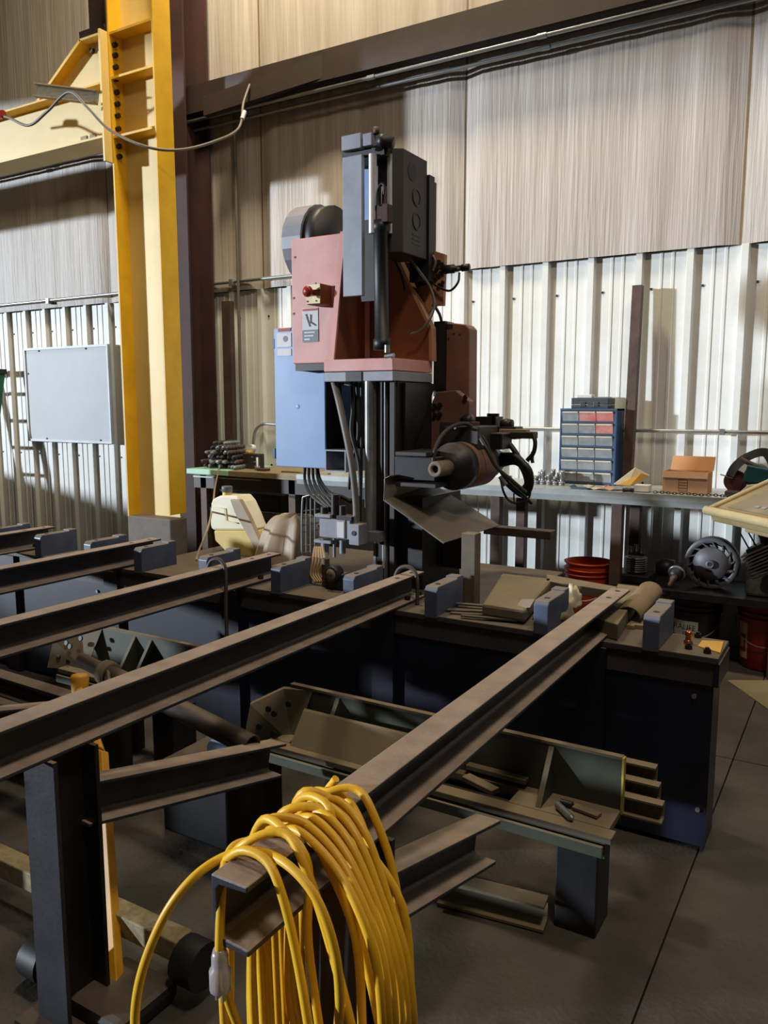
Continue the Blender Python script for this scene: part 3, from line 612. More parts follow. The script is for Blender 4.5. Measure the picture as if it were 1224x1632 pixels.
for x in lx:
    if lug0 is None: lug0 = luggeo(x).build('lug', 'lug', tb, .006); l0 = x; o = lug0; hs = []
    else: o = copypart(lug0, tb, (x-l0, 0, 0))
    for dy in (.05, .20):
        MB().cyl((x+.03, TY0+dy, TZ+.112), (x+.03, TY0+dy, TZ+.1165), .011, n=14).build('bolt_hole', 'ink', o)
# things lying on the table
for i, (px, py, lb) in enumerate(((1097, 1034, 'small dark nut on the table corner'), (1127, 1041, 'small dark hex bolt head beside the table edge'), (1112, 1016, 'dark round knob on the table behind the copper fitting'))):
    q = P(px, py, z=TZ); b = MB().cyl(q, q+V((0, 0, .014)), .013, n=6); b.cyl(q+V((0, 0, .014)), q+V((0, 0, .02)), .007, n=10); tag(b.build(('hex_nut', 'hex_bolt', 'knob')[i], 'bolt', smooth=False), lb, ('nut', 'bolt', 'knob')[i])
q = P(1097, 1026, z=TZ); tag(MB().lathe(q, [(0,0),(.015,0),(.015,.012),(.010,.014),(.010,.028),(.013,.030),(.011,.045),(.004,.045)], n=14).build('copper_fitting', 'brass'), 'shiny copper fitting standing on the table corner', 'fitting')
tag(MB().prism([P(1112, 1031, z=TZ), P(1148, 1042, z=TZ), P(1153, 1024, z=TZ), P(1119, 1022, z=TZ)], (0, 0, .004)).build('yellow_paper', 'envelope'), 'yellowed scrap of paper on the table corner', 'paper')
for i, (a_, b_, w2) in enumerate((((718, 978), (842, 985), .012), ((712, 973), (842, 978), .014), ((735, 982), (825, 990), .010), ((690, 960), (790, 968), .012))):
    a3, b3 = P(*a_, z=TZ+.004*i), P(*b_, z=TZ+.004*i); d = (b3-a3); s2 = V((-d.y, d.x, 0)).normalized()*w2
    tag(MB().obox((a3+b3)/2+V((0, 0, .003)), d/2, s2, V((0, 0, .003))).build('flat_bar', 'navyframe'), ('longest thin flat bar among those lying on the table', 'wide thin flat bar lying on top of the longest one on the table', 'short thin flat bar at the table edge', 'thin flat bar lying against the lug on the table')[i], 'bar', 'flat bars on the table')
tg = thing('folding_rule', P(835, 965, z=TZ), 'grey folded metal rule leaning against a table lug', 'rule')
for k in range(5):
    a3, b3 = P(822+5*k, 972-k, y=2.78), P(834+4*k, 955, y=2.82); MB().obox((a3+b3)/2, (b3-a3)/2, V((.006, 0, 0)), V((0, .003, 0))).build('rule_leaf', 'steel', tg)
# rag
def blob(c, sx, sy, sz, seed, n=20, m=12, amp=.35):
    vs = []; fs = []
    for j in range(m+1):
        for i in range(n):
            a = 2*PI*i/n; e = PI/2*j/m; d = V((math.cos(a)*math.cos(e), math.sin(a)*math.cos(e), math.sin(e)))
            k = 1+amp*noise.noise(d*2.2+V((seed, 0, 0)))+amp*.6*noise.noise(d*5+V((0, seed, 0)))
            vs.append(V(c)+V((d.x*sx*k, d.y*sy*k, max(0, d.z*sz*k))))
    for j in range(m):
        for i in range(n): fs.append((j*n+i, j*n+(i+1) % n, (j+1)*n+(i+1) % n, (j+1)*n+i))
    fs.append(tuple(range(n-1, -1, -1)))
    return MB().add(vs, fs, True)
tag(blob(P(882, 985, z=TZ), .07, .10, .07, 3).build('rag', 'rag'), 'crumpled dusty rag lying on the table beside the front beam', 'rag')
tag(blob(P(905, 962, z=TZ+.02)+V((0, .05, -.02)), .035, .07, .08, 9).build('work_glove', 'paper'), 'tan work glove lying on the table behind the rag', 'glove')
# dusty arms and tubes behind the table
fr = thing('roller_frame', (-1.1, 3.35, 0), 'dusty steel outfeed frame behind the conveyor table', 'frame')
ZA = .745
def quad(l, z): return [P(a, b, z=z) for a, b in l]
MB().prism(quad([(768, 962), (838, 972), (882, 922), (800, 913)], ZA), (0, 0, -.05)).build('arm_plate', 'beddust', fr, .012)
MB().prism(quad([(870, 925), (985, 943), (985, 935), (872, 915)], ZA), (0, 0, -.04)).build('cross_bar', 'beddust', fr, .003)
MB().prism(quad([(948, 985), (985, 995), (1025, 935), (985, 930)], ZA), (0, 0, -.06)).build('side_channel', 'beddust', fr, .004)
for x, y in ((-1.25, 3.45), (-.86, 3.4)): MB().box((x-.03, y-.03, 0), (x+.03, y+.03, ZA-.04)).build('leg', 'navy', fr)
# half-round card tube
a3, b3 = P(1000, 985, z=TZ+.03), P(1036, 944, z=TZ+.05); d = (b3-a3).normalized(); s2 = V((d.y, -d.x, 0))
vs = []; fs = []
for i, p in enumerate((a3, a3+(b3-a3)*.5, b3)):
    for k in range(9): a = PI*k/8; vs.append(p+s2*(.045*math.cos(a))+V((0, 0, .04*math.sin(a))))
for i in range(2):
    for k in range(8): fs.append((i*9+k, i*9+k+1, (i+1)*9+k+1, (i+1)*9+k))
o = MB().add(vs, fs, True).build('cardboard_sleeve', 'tube'); so = o.modifiers.new('thick', 'SOLIDIFY'); so.thickness = .006; tag(o, 'curved brown cardboard sleeve lying beside the last table lug', 'cardboard')
for k in range(2):
    a3, b3 = P(1004+14*k, 1003, z=TZ), P(1024+10*k, 985, z=TZ); d = b3-a3
    tag(MB().obox((a3+b3)/2+V((0, 0, .008)), d/2, V((d.y, -d.x, 0)).normalized()*.014, V((0, 0, .008))).build('wood_strip', 'wood', bevel=.002), 'short wood strip lying in front of the cardboard sleeve', 'strip', 'wood strips on the table')

# ================================================================== CONVEYOR BEAMS
BT = .80
desc = ['steel channel beam with the yellow cord hung over its end', 'long steel channel beam carried by the black leg beside the yellow jack', 'dusty steel channel beam with a rebar hook over it, third from the cord', 'dusty steel channel beam fourth from the one with the yellow cord', 'dusty steel channel beam farthest from the one with the yellow cord']
bxs = [-.80, -1.625, -2.40, -3.20, -4.03]; yend = [3.04, 2.93, 2.95, 2.96, 2.94]; yst = [.83, .7, .6, .6, .6]
for i in range(5):
    x = bxs[i]; t = thing('conveyor_beam', (x+.035, 1.1, 0), desc[i], 'beam')
    MB().chan((x, yst[i], BT), (x, yend[i], BT), .112, .07, .010).build('channel', 'steel', t, .0025)
    yl = 1.10
    MB().box((x-.02, yl, .012), (x+.09, yl+.011, BT-.112)).build('leg_flange', 'steel', t); MB().box((x-.02, yl+.115, .012), (x+.09, yl+.126, BT-.112)).build('leg_flange', 'dark', t)
    MB().box((x+.03, yl+.011, .012), (x+.04, yl+.115, BT-.112)).build('leg_web', 'dark', t); MB().box((x-.06, yl-.04, 0), (x+.13, yl+.16, .012)).build('leg_foot', 'dark', t)
    za, zb_, ye = (.60, .45, 1.80) if i == 0 else (.585, .40, 1.98)
    MB().chan((x, 1.23, za), (x, ye, zb_), .11, .07, .009).build('brace', 'steel', t, .002)
    MB().cyl((x+.035, yend[i]-.05, BT), (x+.035, yend[i]-.05, BT+.0008), .010, n=14).build('bolt_hole', 'ink', t); MB().cyl((x+.035, yend[i]-.17, BT), (x+.035, yend[i]-.17, BT+.0008), .010, n=14).build('bolt_hole', 'ink', t)
    for dy in (.12, .22):
        MB().cyl((x+.05, TY0+dy, TZ+.012), (x+.05, TY0+dy, TZ+.03), .013, n=6).build('bolt', 'bolt', t, smooth=False)
# rebar hooks
for i, (x, y, zb_) in enumerate(((-2.365, 2.55, .36), (-1.585, 2.83, .25))):
    hx_ = x+.052; r = .014
    pts = [(x-.06, y, .70), (x-.055, y, .78), (x-.035, y, .822), (x, y, .835), (x+.03, y, .825), (hx_, y-.005, .78), (hx_+.01, y-.02, .6), (hx_+.03, y-.04, zb_)]
    p2 = cr(pts, 10); t = thing('rebar_hook', (hx_, y-.03, zb_), ('ribbed rebar hook hung over the third beam', 'ribbed rebar hook hung over the beam beside the machine column')[i], 'hook')
    b = MB().tube(p2, .008, 8); b.build('hook_bar', 'rebar', t)
    b = MB()
    for k in range(2, len(p2)-1, 1): 
        d = (p2[k+1]-p2[k-1]).normalized(); b.lathe(p2[k], [(.007,-.0025),(.0098,0),(.007,.0025)], d, 8)
    b.build('ribs', 'rebar', t)['kind'] = 'stuff'

# ================================================================== MACHINE BEDS UNDER THE BEAMS
def bed(name, x0, x1, yf, z, label, full=True):
    t = thing('machine_bed', ((x0+x1)/2, yf+.15, 0), label, 'machine bed'); yb = yf+.17; h = .155
    # bottom plate made of rails round the openings
    MB().box((x0, yf, z-.02), (x1+.02, yf+.05, z)).build('front_rail', 'beddust', t, .003)
    MB().box((x0, yf-.012, z-.06), (x1, yf, z-.026)).build('rail_edge', 'bed', t, .003)
    MB().box((x0, yf+.01, z-.07), (x1, yf+.03, z-.02)).build('rail_web', 'bed', t)
    MB().box((x0, yb-.03, z-.02), (x1, yb, z)).build('rear_rail', 'beddust', t)
    if full:
        MB().box((x1-.30, yf+.05, z-.02), (x1, yb-.03, z)).build('deck_plate', 'beddust', t); MB().box((x0+.02, yf+.05, z-.02), (x0+.08, yb-.03, z)).build('deck_plate', 'beddust', t)
        MB().prism([(x0+.10, yf+.03, z), (x1-.62, yf+.03, z), (x1-.62, yb-.06, z+.10), (x0+.10, yb-.06, z+.10)], (0, .008, .006)).build('slant_cover', 'beddust', t)
    MB().box((x0, yb, z-.04), (x1, yb+.014, z+h)).build('back_plate', 'bed', t, .002)
    MB().box((x0, yb-.004, z+h), (x1, yb+.018, z+h+.008)).build('top_edge', 'beddust', t)
    for gx in ([x0+.20, x0+.58, x1-.22] if full else [x0+.3, x1-.3]):
        MB().prism([(gx, yb, z+h-.004), (gx, yf+.06, z), (gx, yf+.085, z), (gx, yb, z)], (.016, 0, 0)).build('gusset', 'bed', t)
    MB().box((x1, yb-.006, z-.01), (x1+.006, yb+.016, z+h+.006)).build('painted_edge', 'bededge', t)
    # holed end plate
    pz = z+.04; pl = MB().prism([(x0-.10, yf+.02, z-.02), (x0+.06, yf+.10, z-.03), (x0+.10, yb, z+h), (x0-.02, yb-.02, z+h-.01), (x0-.10, yf+.06, z+.10)], (-.006, .012, .004)).build('holed_plate', 'beddust', t)
    for k, (hx, hz) in enumerate(((-.05, .03), (.02, .02), (.0, .08), (.05, .12), (-.03, .09))): 
        yy = yf+.02+(hz)*.5+.05; MB().cyl((x0+hx, yy-.035, z+hz), (x0+hx, yy-.043, z+hz+.002), .011, n=12).build('plate_hole', 'ink', pl)
    # feet
    for gx in (x0+.25, x1-.14):
        MB().box((gx, yf+.02, 0), (gx+.12, yf+.15, z-.07)).build('foot_block', 'dark', t, .004)
    return t
BZ = .325
bd = bed('machine_bed', -1.74, -.54, 2.075, BZ, 'dusty green cast machine bed with gussets lying before the navy panel')
for k in range(3):
    a3 = V((-.50, 2.31+.04*k, BZ-.05+.035*k))
    MB().chan(a3+V((-.2, 0, .08)), a3+V((.07-.02*k, 0, .08)), .06, .035, .006).build('channel_offcut', 'beddust', bd)  # loose channel offcuts without support of their own, parented to the bed
for i, (a_, b_, zz, w2) in enumerate((((752, 1205), (858, 1232), .37, .012), ((745, 1220), (840, 1245), .35, .014), ((742, 1238), (790, 1262), .335, .018), ((772, 1200), (862, 1224), .375, .010))):
    a3, b3 = P(*a_, z=zz), P(*b_, z=zz); d = b3-a3
    tag(MB().obox((a3+b3)/2, d/2, V((d.y, -d.x, 0)).normalized()*w2, V((0, 0, .008))).build('scrap_bar', 'beddust', bevel=.002), ('long dusty bar lying in the opening of the machine bed', 'wide dusty bar lying beside the long bar in the machine bed', 'short broad dusty offcut in the opening of the machine bed', 'thin dusty bar lying against the back plate of the machine bed')[i], 'bar', 'scrap bars in the machine bed')
for i, (a_, b_, r, lb) in enumerate((((889, 1283), (910, 1303), .011, 'bright steel punch pin lying on the machine bed'), ((893, 1278), (912, 1283), .010, 'dark round punch beside the bright pin on the machine bed'))):
    a3, b3 = P(*a_, z=BZ+r), P(*b_, z=BZ+r); b = MB().cyl(a3, b3, r, n=14); b.cyl(b3, b3+(b3-a3)*.12, r*.8, r*.4, 14); tag(b.build('punch_pin', 'bright' if i == 0 else 'greasy'), lb, 'pin')
a3, b3 = P(915, 1287, z=BZ+.004), P(955, 1302, z=BZ+.004); d = b3-a3; tag(MB().obox((a3+b3)/2+V((0, 0, .004)), d/2, V((d.y, -d.x, 0)).normalized()*.014, V((0, 0, .004))).build('flat_strip', 'beddust'), 'dusty flat strip beside the punch pins', 'strip')
bed('machine_bed', -3.0, -2.30, 2.20, .34, 'second dusty machine bed with rear rail lying beyond the long pipe', False)
# tee bar lying low right
tag(MB().chan((-1.02, 2.06, .085), (-.70, 2.10, .085), .08, .06, .008).build('floor_channel', 'beddust'), 'dusty channel lying on the floor under the green machine bed', 'channel')
# long pipe with clamp
pa3, pb3 = P(130, 1052, z=.52), P(402, 1189, z=.42)
pp = thing('steel_pipe', pb3, 'long steel pipe with a winged clamp lying under the beams', 'pipe'); d = (pb3-pa3).normalized()
MB().lathe(pa3, [(0,0),(.028,0),(.028,.16),(.036,.17),(.036,(pb3-pa3).length),(.031,(pb3-pa3).length),(.031,(pb3-pa3).length-.15),(0,(pb3-pa3).length-.15)], d, 20).build('pipe_tube', 'pipe', pp)
cc = pa3+d*.17; MB().lathe(cc, [(.036,-.02),(.046,-.02),(.048,0),(.046,.02),(.036,.02)], d, 20).build('clamp_ring', 'beddust', pp)
for s_ in (-1, 1):
    o_ = V((.78, -.62, 0))*s_; MB().tube(cr([cc+o_*.03+V((0, 0, .02)), cc+o_*.10+V((0, 0, .012)), cc+o_*.145, cc+o_*.10-V((0, 0, .02)), cc+o_*.03-V((0, 0, .02))], 6), .007, 8).build('clamp_wing', 'beddust', pp)
# dark channels at far left under beams
for i, (a_, b_, zz, lb) in enumerate((((-60, 1048), (140, 1108), .45, 'dusty angle bar lying beyond the yellow jack handle'), ((-40, 1135), (85, 1128), .33, 'short flat steel rail under the second beam beside the jack'))):
    a3, b3 = P(*a_, z=zz), P(*b_, z=zz); tag(MB().chan(a3, b3, .08, .06, .008).build('angle_bar', 'pipe'), lb, 'bar')
tag(MB().box((-3.08, 1.9, .0), (-2.42, 2.1, .28)).build('scrap_bin', 'dark', bevel=.01), 'low dark steel bin on the floor under the far beams', 'bin')
# blue block
a_, b_ = pb(329, 1180, 359, 1207, 2.0, .10)
tag(MB().prism([P(329, 1188, y=2.0), P(334, 1180, y=2.0), P(358, 1186, y=2.0), P(359, 1208, y=2.0), P(331, 1208, y=2.0)], (0, .08, 0)).build('blue_block', 'blue', bevel=.003), 'pale blue painted block below the open end of the pipe', 'block')
tag(MB().box((-2.05, 1.9, 0), (-1.75, 2.2, P(340, 1208, y=2.0).z)).build('dark_crate', 'dark', bevel=.006), 'dark crate that carries the pale blue block', 'crate')

# ================================================================== YELLOW JACK
jx, jy = -1.50, 1.30
jk = thing('floor_jack', (jx, jy, 0), 'yellow lever jack with a square post standing behind the black leg', 'jack')
j0, j1, j2, j3 = P(186, 1606, y=1.235), P(167, 1300, y=1.43), P(160, 1195, y=1.52), P(127, 1096, y=1.68)
def bar(a, b, w_, t_, n, m): 
    d = (b-a); sdx = V((1, 0, 0)); q = d.cross(sdx).normalized(); return MB().obox((a+b)/2, d/2, sdx*w_, q*t_).build(n, m, jk, .003)
bar(j0+V((0, 0, .03)), j2, .021, .015, 'post', 'jack')
bar(j0+(j1-j0)*.2+V((0, -.016, 0)), j0+(j1-j0)*.62+V((0, -.016, 0)), .019, .002, 'worn_label', 'jackworn')
bar(j2, j3, .018, .012, 'lever', 'jack')
dj = (P(127, 1088, y=1.69)-j3).normalized(); MB().lathe(j3-V((0, 0, .05)), [(0,0),(.022,0),(.027,.04),(.030,.085),(.024,.093),(0,.093)], (-.1, .1, 1), 14).build('lever_grip', 'jack', jk)
MB().box((jx-.75, jy+.02, .10), (jx+.10, jy+.08, .16)).build('crossbar', 'jackworn', jk, .004)
MB().cyl((jx+.10, jy+.05, .10), (jx+.17, jy+.05, .10), .06, n=18).build('wheel', 'rubber', jk); MB().cyl((jx-.30, jy-.10, .055), (jx-.23, jy-.10, .055), .055, n=18).build('wheel', 'rubber', jk)
MB().box((jx-.10, jy-.16, .0), (jx+.10, jy+.03, .055)).build('base_casting', 'dark', jk, .02)

# ================================================================== DRILLING MACHINE
mc = thing('beam_drill', (-2.05, 3.6, 0), 'tall red and grey beam drilling machine behind the conveyor table', 'machine')
YF = 3.30
def part(name, m, b, bev=0., par=None): return b.build(name, m, par or mc, bev)
MB().box((-3.5, 3.06, 0), (-1.35, 4.15, .60)).build('machine_base', 'dark', mc, .01)
xa, xb = -2.321, -1.927
part('carriage_plate', 'pink', MB().box((xa, YF, 1.655), (xb, YF+.40, 1.713)), .003)
part('carriage_slab', 'plate', MB().box((xa, YF+.002, 1.606), (xb, YF+.40, 1.653)), .003)
part('slab_insert', 'black', MB().box((-2.19, YF-.004, 1.607), (-2.10, YF+.01, 1.652)))
# gussets
zc_ = 1.713
gL = [P(525, 569, y=YF+.01), P(548, 376, y=YF+.10)]
part('gusset', 'orange', MB().prism([(xa+.03, YF+.01, zc_), (xa+.03, YF+.30, zc_), (xa+.03, YF+.30, 2.34), (xa+.03, YF+.12, 2.34)], (.022, 0, 0)), .002)
part('gusset_edge', 'pink', MB().prism([(xa+.026, YF+.004, zc_), (xa+.056, YF+.004, zc_), (xa+.056, YF+.114, 2.34), (xa+.026, YF+.114, 2.34)], (0, .012, 0)))
pts = [P(575, 568, y=YF+.36), P(684, 569, y=YF+.36), P(683, 523, y=YF+.36), P(625, 402, y=YF+.36), P(575, 402, y=YF+.36)]
for p in pts[:2]: p.z = zc_
part('rear_gusset', 'orange', MB().prism(pts, (0, .025, 0)), .002)
e = [pts[2], pts[3]]; part('gusset_edge', 'tan', MB().prism([pts[1], pts[2], pts[3], pts[3]+V((.02, 0, 0)), pts[2]+V((.016, 0, 0)), pts[1]+V((.016, 0, 0))], (0, .05, 0)))
# red cabinet on the left
YK = YF+.14
a_, b_ = pb(465, 376, 552, 579, YK, .26)
kb = part('switch_cabinet', 'pink', MB().box(a_, b_), .006)
part('cabinet_underside', 'black', MB().box((a_.x+.01, YK+.01, a_.z-.035), (b_.x, YK+.25, a_.z)))
for q in ((468, 500), (468, 475), (470, 410)): p = P(*q, y=YK); MB().cyl(p, p-V((0, .003, 0)), .006, n=8).build('rivet', 'brownred', kb)
# e-stop
a2, b2 = pb(488, 452, 511, 485, YK-.10, .10)
es = part('stop_switch_box', 'orange', MB().box(a2, b2), .006)
part('switch_plate', 'cream2', MB().box((a2.x+.002, YK-.104, a2.z+.003), (b2.x-.002, YK-.10, a2.z+.038)), 0, es); part('switch_plate', 'cream2', MB().box((a2.x+.006, YK-.104, b2.z-.030), (b2.x-.002, YK-.10, b2.z-.003)), 0, es)
bc_ = V(((a2.x+b2.x)/2-.004, YK-.10, (a2.z+b2.z)/2+.008))
part('stop_button', 'red', MB().lathe(bc_, [(0,-.062),(.018,-.06),(.027,-.048),(.027,-.036),(.014,-.03),(.014,0)], (0, 1, 0), 20), 0, es)
for dx, dz in ((-.03, -.043), (.024, -.043), (.024, .042)): MB().cyl(bc_+V((dx, -.004, dz)), bc_+V((dx, -.007, dz)), .004, n=8).build('screw', 'ink', es)
# warning sticker
a2, b2 = pb(482, 491, 507, 545, YK-.003, .003)
st = part('warning_sticker', 'sticker', MB().box(a2, b2)); zz = a2.z; sw2 = b2.x-a2.x; hh2 = b2.z-a2.z
part('sticker_block', 'stickerdk', MB().box((a2.x, YK-.004, zz), (b2.x, YK-.003, zz+hh2*.36)), 0, st)
part('sticker_band', 'inkred', MB().box((a2.x+.003, YK-.004, zz+hh2*.92), (b2.x-.003, YK-.003, zz+hh2*.985)), 0, st)
part('sticker_picture', 'ink', MB().prism([(a2.x+sw2*.2, YK-.004, zz+hh2*.82), (a2.x+sw2*.3, YK-.004, zz+hh2*.84), (a2.x+sw2*.55, YK-.004, zz+hh2*.46), (a2.x+sw2*.45, YK-.004, zz+hh2*.45)], (0, .001, 0)).prism([(a2.x+sw2*.5, YK-.004, zz+hh2*.82), (a2.x+sw2*.62, YK-.004, zz+hh2*.8), (a2.x+sw2*.6, YK-.004, zz+hh2*.6), (a2.x+sw2*.9, YK-.004, zz+hh2*.5), (a2.x+sw2*.88, YK-.004, zz+hh2*.46), (a2.x+sw2*.5, YK-.004, zz+hh2*.56)], (0, .001, 0)), 0, st)
b = MB()
for k, wv in enumerate((.68, .6, .36)): b.box((a2.x+sw2*.12, YK-.005, zz+hh2*(.26-.1*k)), (a2.x+sw2*(.12+wv), YK-.004, zz+hh2*(.305-.1*k)))
part('sticker_lines', 'sticker', b, 0, st)
# drum behind cabinet
c = P(532, 386, y=YK+.28)
part('cable_drum', 'plate', MB().lathe((c.x-.15, YK+.22, c.z-.02), [(0,0),(.205,0),(.205,.12),(0,.12)], (1, 0, 0), 22, False))
part('drum_face', 'black', MB().lathe((c.x-.03, YK+.22, c.z-.02), [(0,.0),(.19,.0),(.19,.09),(0,.09)], (1, 0, 0), 22))
# vertical guard bar, cap blocks
a_, b_ = pb(546, 248, 577, 472, YF-.02, .025)
part('guard_bar', 'plate', MB().box(a_, b_), .003)
a2, b2 = pb(544, 214, 575, 238, YF-.03, .16); part('cap_block', 'plate', MB().box(a2, b2), .003)
a2, b2 = pb(578, 212, 592, 232, YF-.03, .14); part('cap_block', 'plate', MB().box(a2, b2), .003)
a2, b2 = pb(545, 236, 612, 252, YF, .12); part('cap_plate', 'black', MB().box(a2, b2))
part('inner_plate', 'blue', MB().box(*pb(577, 254, 616, 352, YF+.14, .012)))  # bluish light falling on this plate put into its colour
part('inner_plate', 'dark', MB().box(*pb(575, 350, 600, 480, YF+.12, .02)))
for px, r in ((594, .019), (621, .012)):
    yy_ = YF-.005 if px < 600 else YF+.06; a2, b2 = P(px, 246, y=yy_), P(px, 372, y=yy_); part('chrome_rod', 'chrome', MB().cyl(a2, b2, r, n=18))
f0 = P(604, 225, y=YF)
part('top_fitting', 'greasy', MB().lathe(f0, [(0,0),(.03,0),(.034,.03),(.026,.035),(.026,.07),(0,.07)], (1, .2, -.2), 14)); part('top_fitting', 'rust', MB().lathe(P(600, 214, y=YF), [(0,0),(.016,0),(.016,.03),(0,.03)], (0, 0, 1), 8)); part('top_fitting', 'greasy', MB().cyl(P(600, 232, y=YF), P(618, 240, y=YF+.03), .024, n=12))
# hydraulic cylinder
ct, cbm = P(606, 352, y=YF+.02), P(609, 558, y=YF+.02); cbm.z = max(cbm.z, 1.715)
hy = part('hydraulic_cylinder', 'black', MB().lathe(cbm, [(0,0),(.042,0),(.042,.05),(.034,.055),(.034,(ct-cbm).length-.05),(.040,(ct-cbm).length-.045),(.040,(ct-cbm).length),(0,(ct-cbm).length)], ct-cbm, 20))
part('clevis', 'redox', MB().box(*pb(597, 325, 618, 354, YF-.01, .05)), .004)
part('clevis_rod', 'rust', MB().cyl(P(612, 326, y=YF+.01), P(612, 298, y=YF+.01), .013, n=12))
part('hose', 'rubber', MB().tube(cr(PP([(600, 328), (601, 306), (607, 293), (612, 297), (612, 310)], y=YF-.02), 6), .005, 8))
part('cylinder_port', 'bright', MB().cyl(P(617, 562, y=YF-.02), P(617, 550, y=YF-.02), .014, n=6)); part('cylinder_port', 'bright', MB().cyl(P(614, 568, y=YF-.02), P(628, 566, y=YF-.02), .010, n=8))
# motor housing with holes
hx1 = xb-.005; zlo, zhi = P(640, 402, y=YF+.1).z, P(632, 235, y=YF+.08).z
hb = part('motor_housing', 'darkbox', MB().prism([(hx1-.16, YF+.10, zlo), (hx1-.05, YF+.07, zlo), (hx1, YF+.10, zlo), (hx1, YF+.34, zlo), (hx1-.16, YF+.34, zlo)], (0, 0, zhi-zlo)), .004)
for i, (px, py, r) in enumerate(((657, 274, .042), (664, 315, .042), (664, 353, .042))):
    q = P(px, py, x=hx1)
    if i == 0: MB().cyl(q, q+V((.002, 0, 0)), r, n=24).build('cable_hole', 'ink', hb)
    else: MB().lathe(q, [(r*.8, 0), (r, 0), (r, .003), (r*.8, .003)], (1, 0, 0), 24).build('knockout_ring', 'black', hb)
for k in range(3): q = P(664, 374+7*k, x=hx1); MB().box((hx1, q.y-.04, q.z-.008), (hx1+.002, q.y+.035, q.z)).build('vent_slot', 'black', hb)
part('rear_track', 'dark', MB().box((hx1-.1, YF+.345, zlo-.1), (hx1+.01, YF+.40, P(690, 283, x=hx1).z)))
part('rear_track', 'darkbox', MB().box((hx1-.1, YF+.40, zlo-.1), (hx1, YF+.44, P(692, 290, x=hx1).z)))
# orange bracket and connectors
YB2 = YF+.42
part('bracket_plate', 'tan', MB().prism(PP([(632, 396), (655, 388), (709, 405), (706, 487), (694, 487), (672, 512), (648, 455), (625, 405)], y=YB2), (0, .03, 0)), .003)
part('bracket_opening', 'dark', MB().prism(PP([(646, 418), (690, 428), (694, 450), (650, 462)], y=YB2-.004), (0, .005, 0)))
part('bracket_opening', 'black', MB().prism(PP([(640, 424), (655, 420), (658, 448), (648, 452)], y=YB2-.008), (0, .005, 0)))
part('bracket_lip', 'orange', MB().prism(PP([(648, 398), (690, 408), (688, 428), (652, 418)], y=YB2-.012), (0, .01, 0)), .002)
for q in ((700, 418), (706, 422), (697, 428), (703, 436), (698, 440), (707, 451), (701, 455), (632, 417), (638, 419), (644, 421)):
    p = P(*q, y=YB2); MB().cyl(p, p-V((0, .012, 0)), .012, n=6).build('bolt', 'greasy', mc, smooth=False)
part('connector', 'greasy', MB().lathe(P(706, 430, y=YB2), [(0,0),(.022,0),(.022,.06),(.014,.065),(.014,.10),(.018,.10),(.018,.14),(.0,.14)], (1, .1, .02), 12))
part('hose', 'rubber', MB().tube(cr([P(732, 435, y=YB2), P(730, 450, y=YB2-.02), P(718, 463, y=YB2-.03), P(704, 460, y=YB2-.03), P(690, 452, y=YB2-.02)], 6), .006, 8))
part('hose', 'greycable', MB().tube(cr([P(640, 393, y=YF+.3), P(662, 398, y=YB2-.03), P(684, 403, y=YB2-.03), P(694, 416, y=YB2-.03), P(690, 432, y=YB2-.03)], 6), .007, 8))
part('hose', 'greycable', MB().tube(cr([P(648, 405, y=YF+.25), P(668, 432, y=YF+.30), P(684, 455, y=YF+.34), P(692, 480, y=YF+.34), P(688, 502, y=YF+.32), P(672, 525, y=YF+.30), P(655, 533, y=YF+.3)], 8), .007, 8))
part('hose', 'rubber', MB().tube(cr([P(628, 412, y=YF+.28), P(640, 440, y=YF+.3), P(646, 465, y=YF+.3)], 6), .006, 8))
part('hose', 'greycable', MB().tube(cr([P(690, 484, y=YB2), P(700, 500, y=YB2+.05), P(704, 514, y=YB2+.1)], 5), .008, 8))
for (px, py, r) in ((632, 378, .026), (640, 388, .03), (628, 388, .03), (636, 400, .028), (648, 382, .018)):
    b = blob(P(px, py, y=YF+.22), r, r, r, px); part('fitting', 'greasy', MB().lathe(P(px, py, y=YF+.2), [(0,-.02),(r,-.015),(r*.8,.0),(r,.01),(r*.7,.03),(0,.03)], (.6, .3, .4+.01*(px % 7)), 10))
# red lower-right cabinet
YR = YF+.50
part('side_cabinet', 'brownred', MB().prism(PP([(708, 513), (742, 517), (748, 524), (747, 720), (708, 720)], y=YR), (0, .1, 0)), .006)
part('cabinet_edge', 'black', MB().box(*pb(691, 512, 709, 632, YR-.02, .1)))
part('cabinet_latch', 'ink', MB().box(*pb(711, 517, 721, 523, YR-.004, .006)))
for q in ((723, 532), (733, 533), (715, 540)): p = P(*q, y=YR); MB().cyl(p, p-V((0, .002, 0)), .005, n=8).build('rivet', 'ink', mc)
part('saddle_plate', 'brownred', MB().prism(PP([(748, 640), (748, 740), (640, 740), (668, 690), (695, 625), (725, 622)], y=YR-.08), (0, .06, 0)), .004)
for q in ((694, 647), (702, 645), (694, 661), (702, 660), (743, 633)): p = P(*q, y=YR-.08); MB().cyl(p, p-V((0, .015, 0)), .012, n=6).build('bolt', 'greasy', mc, smooth=False)
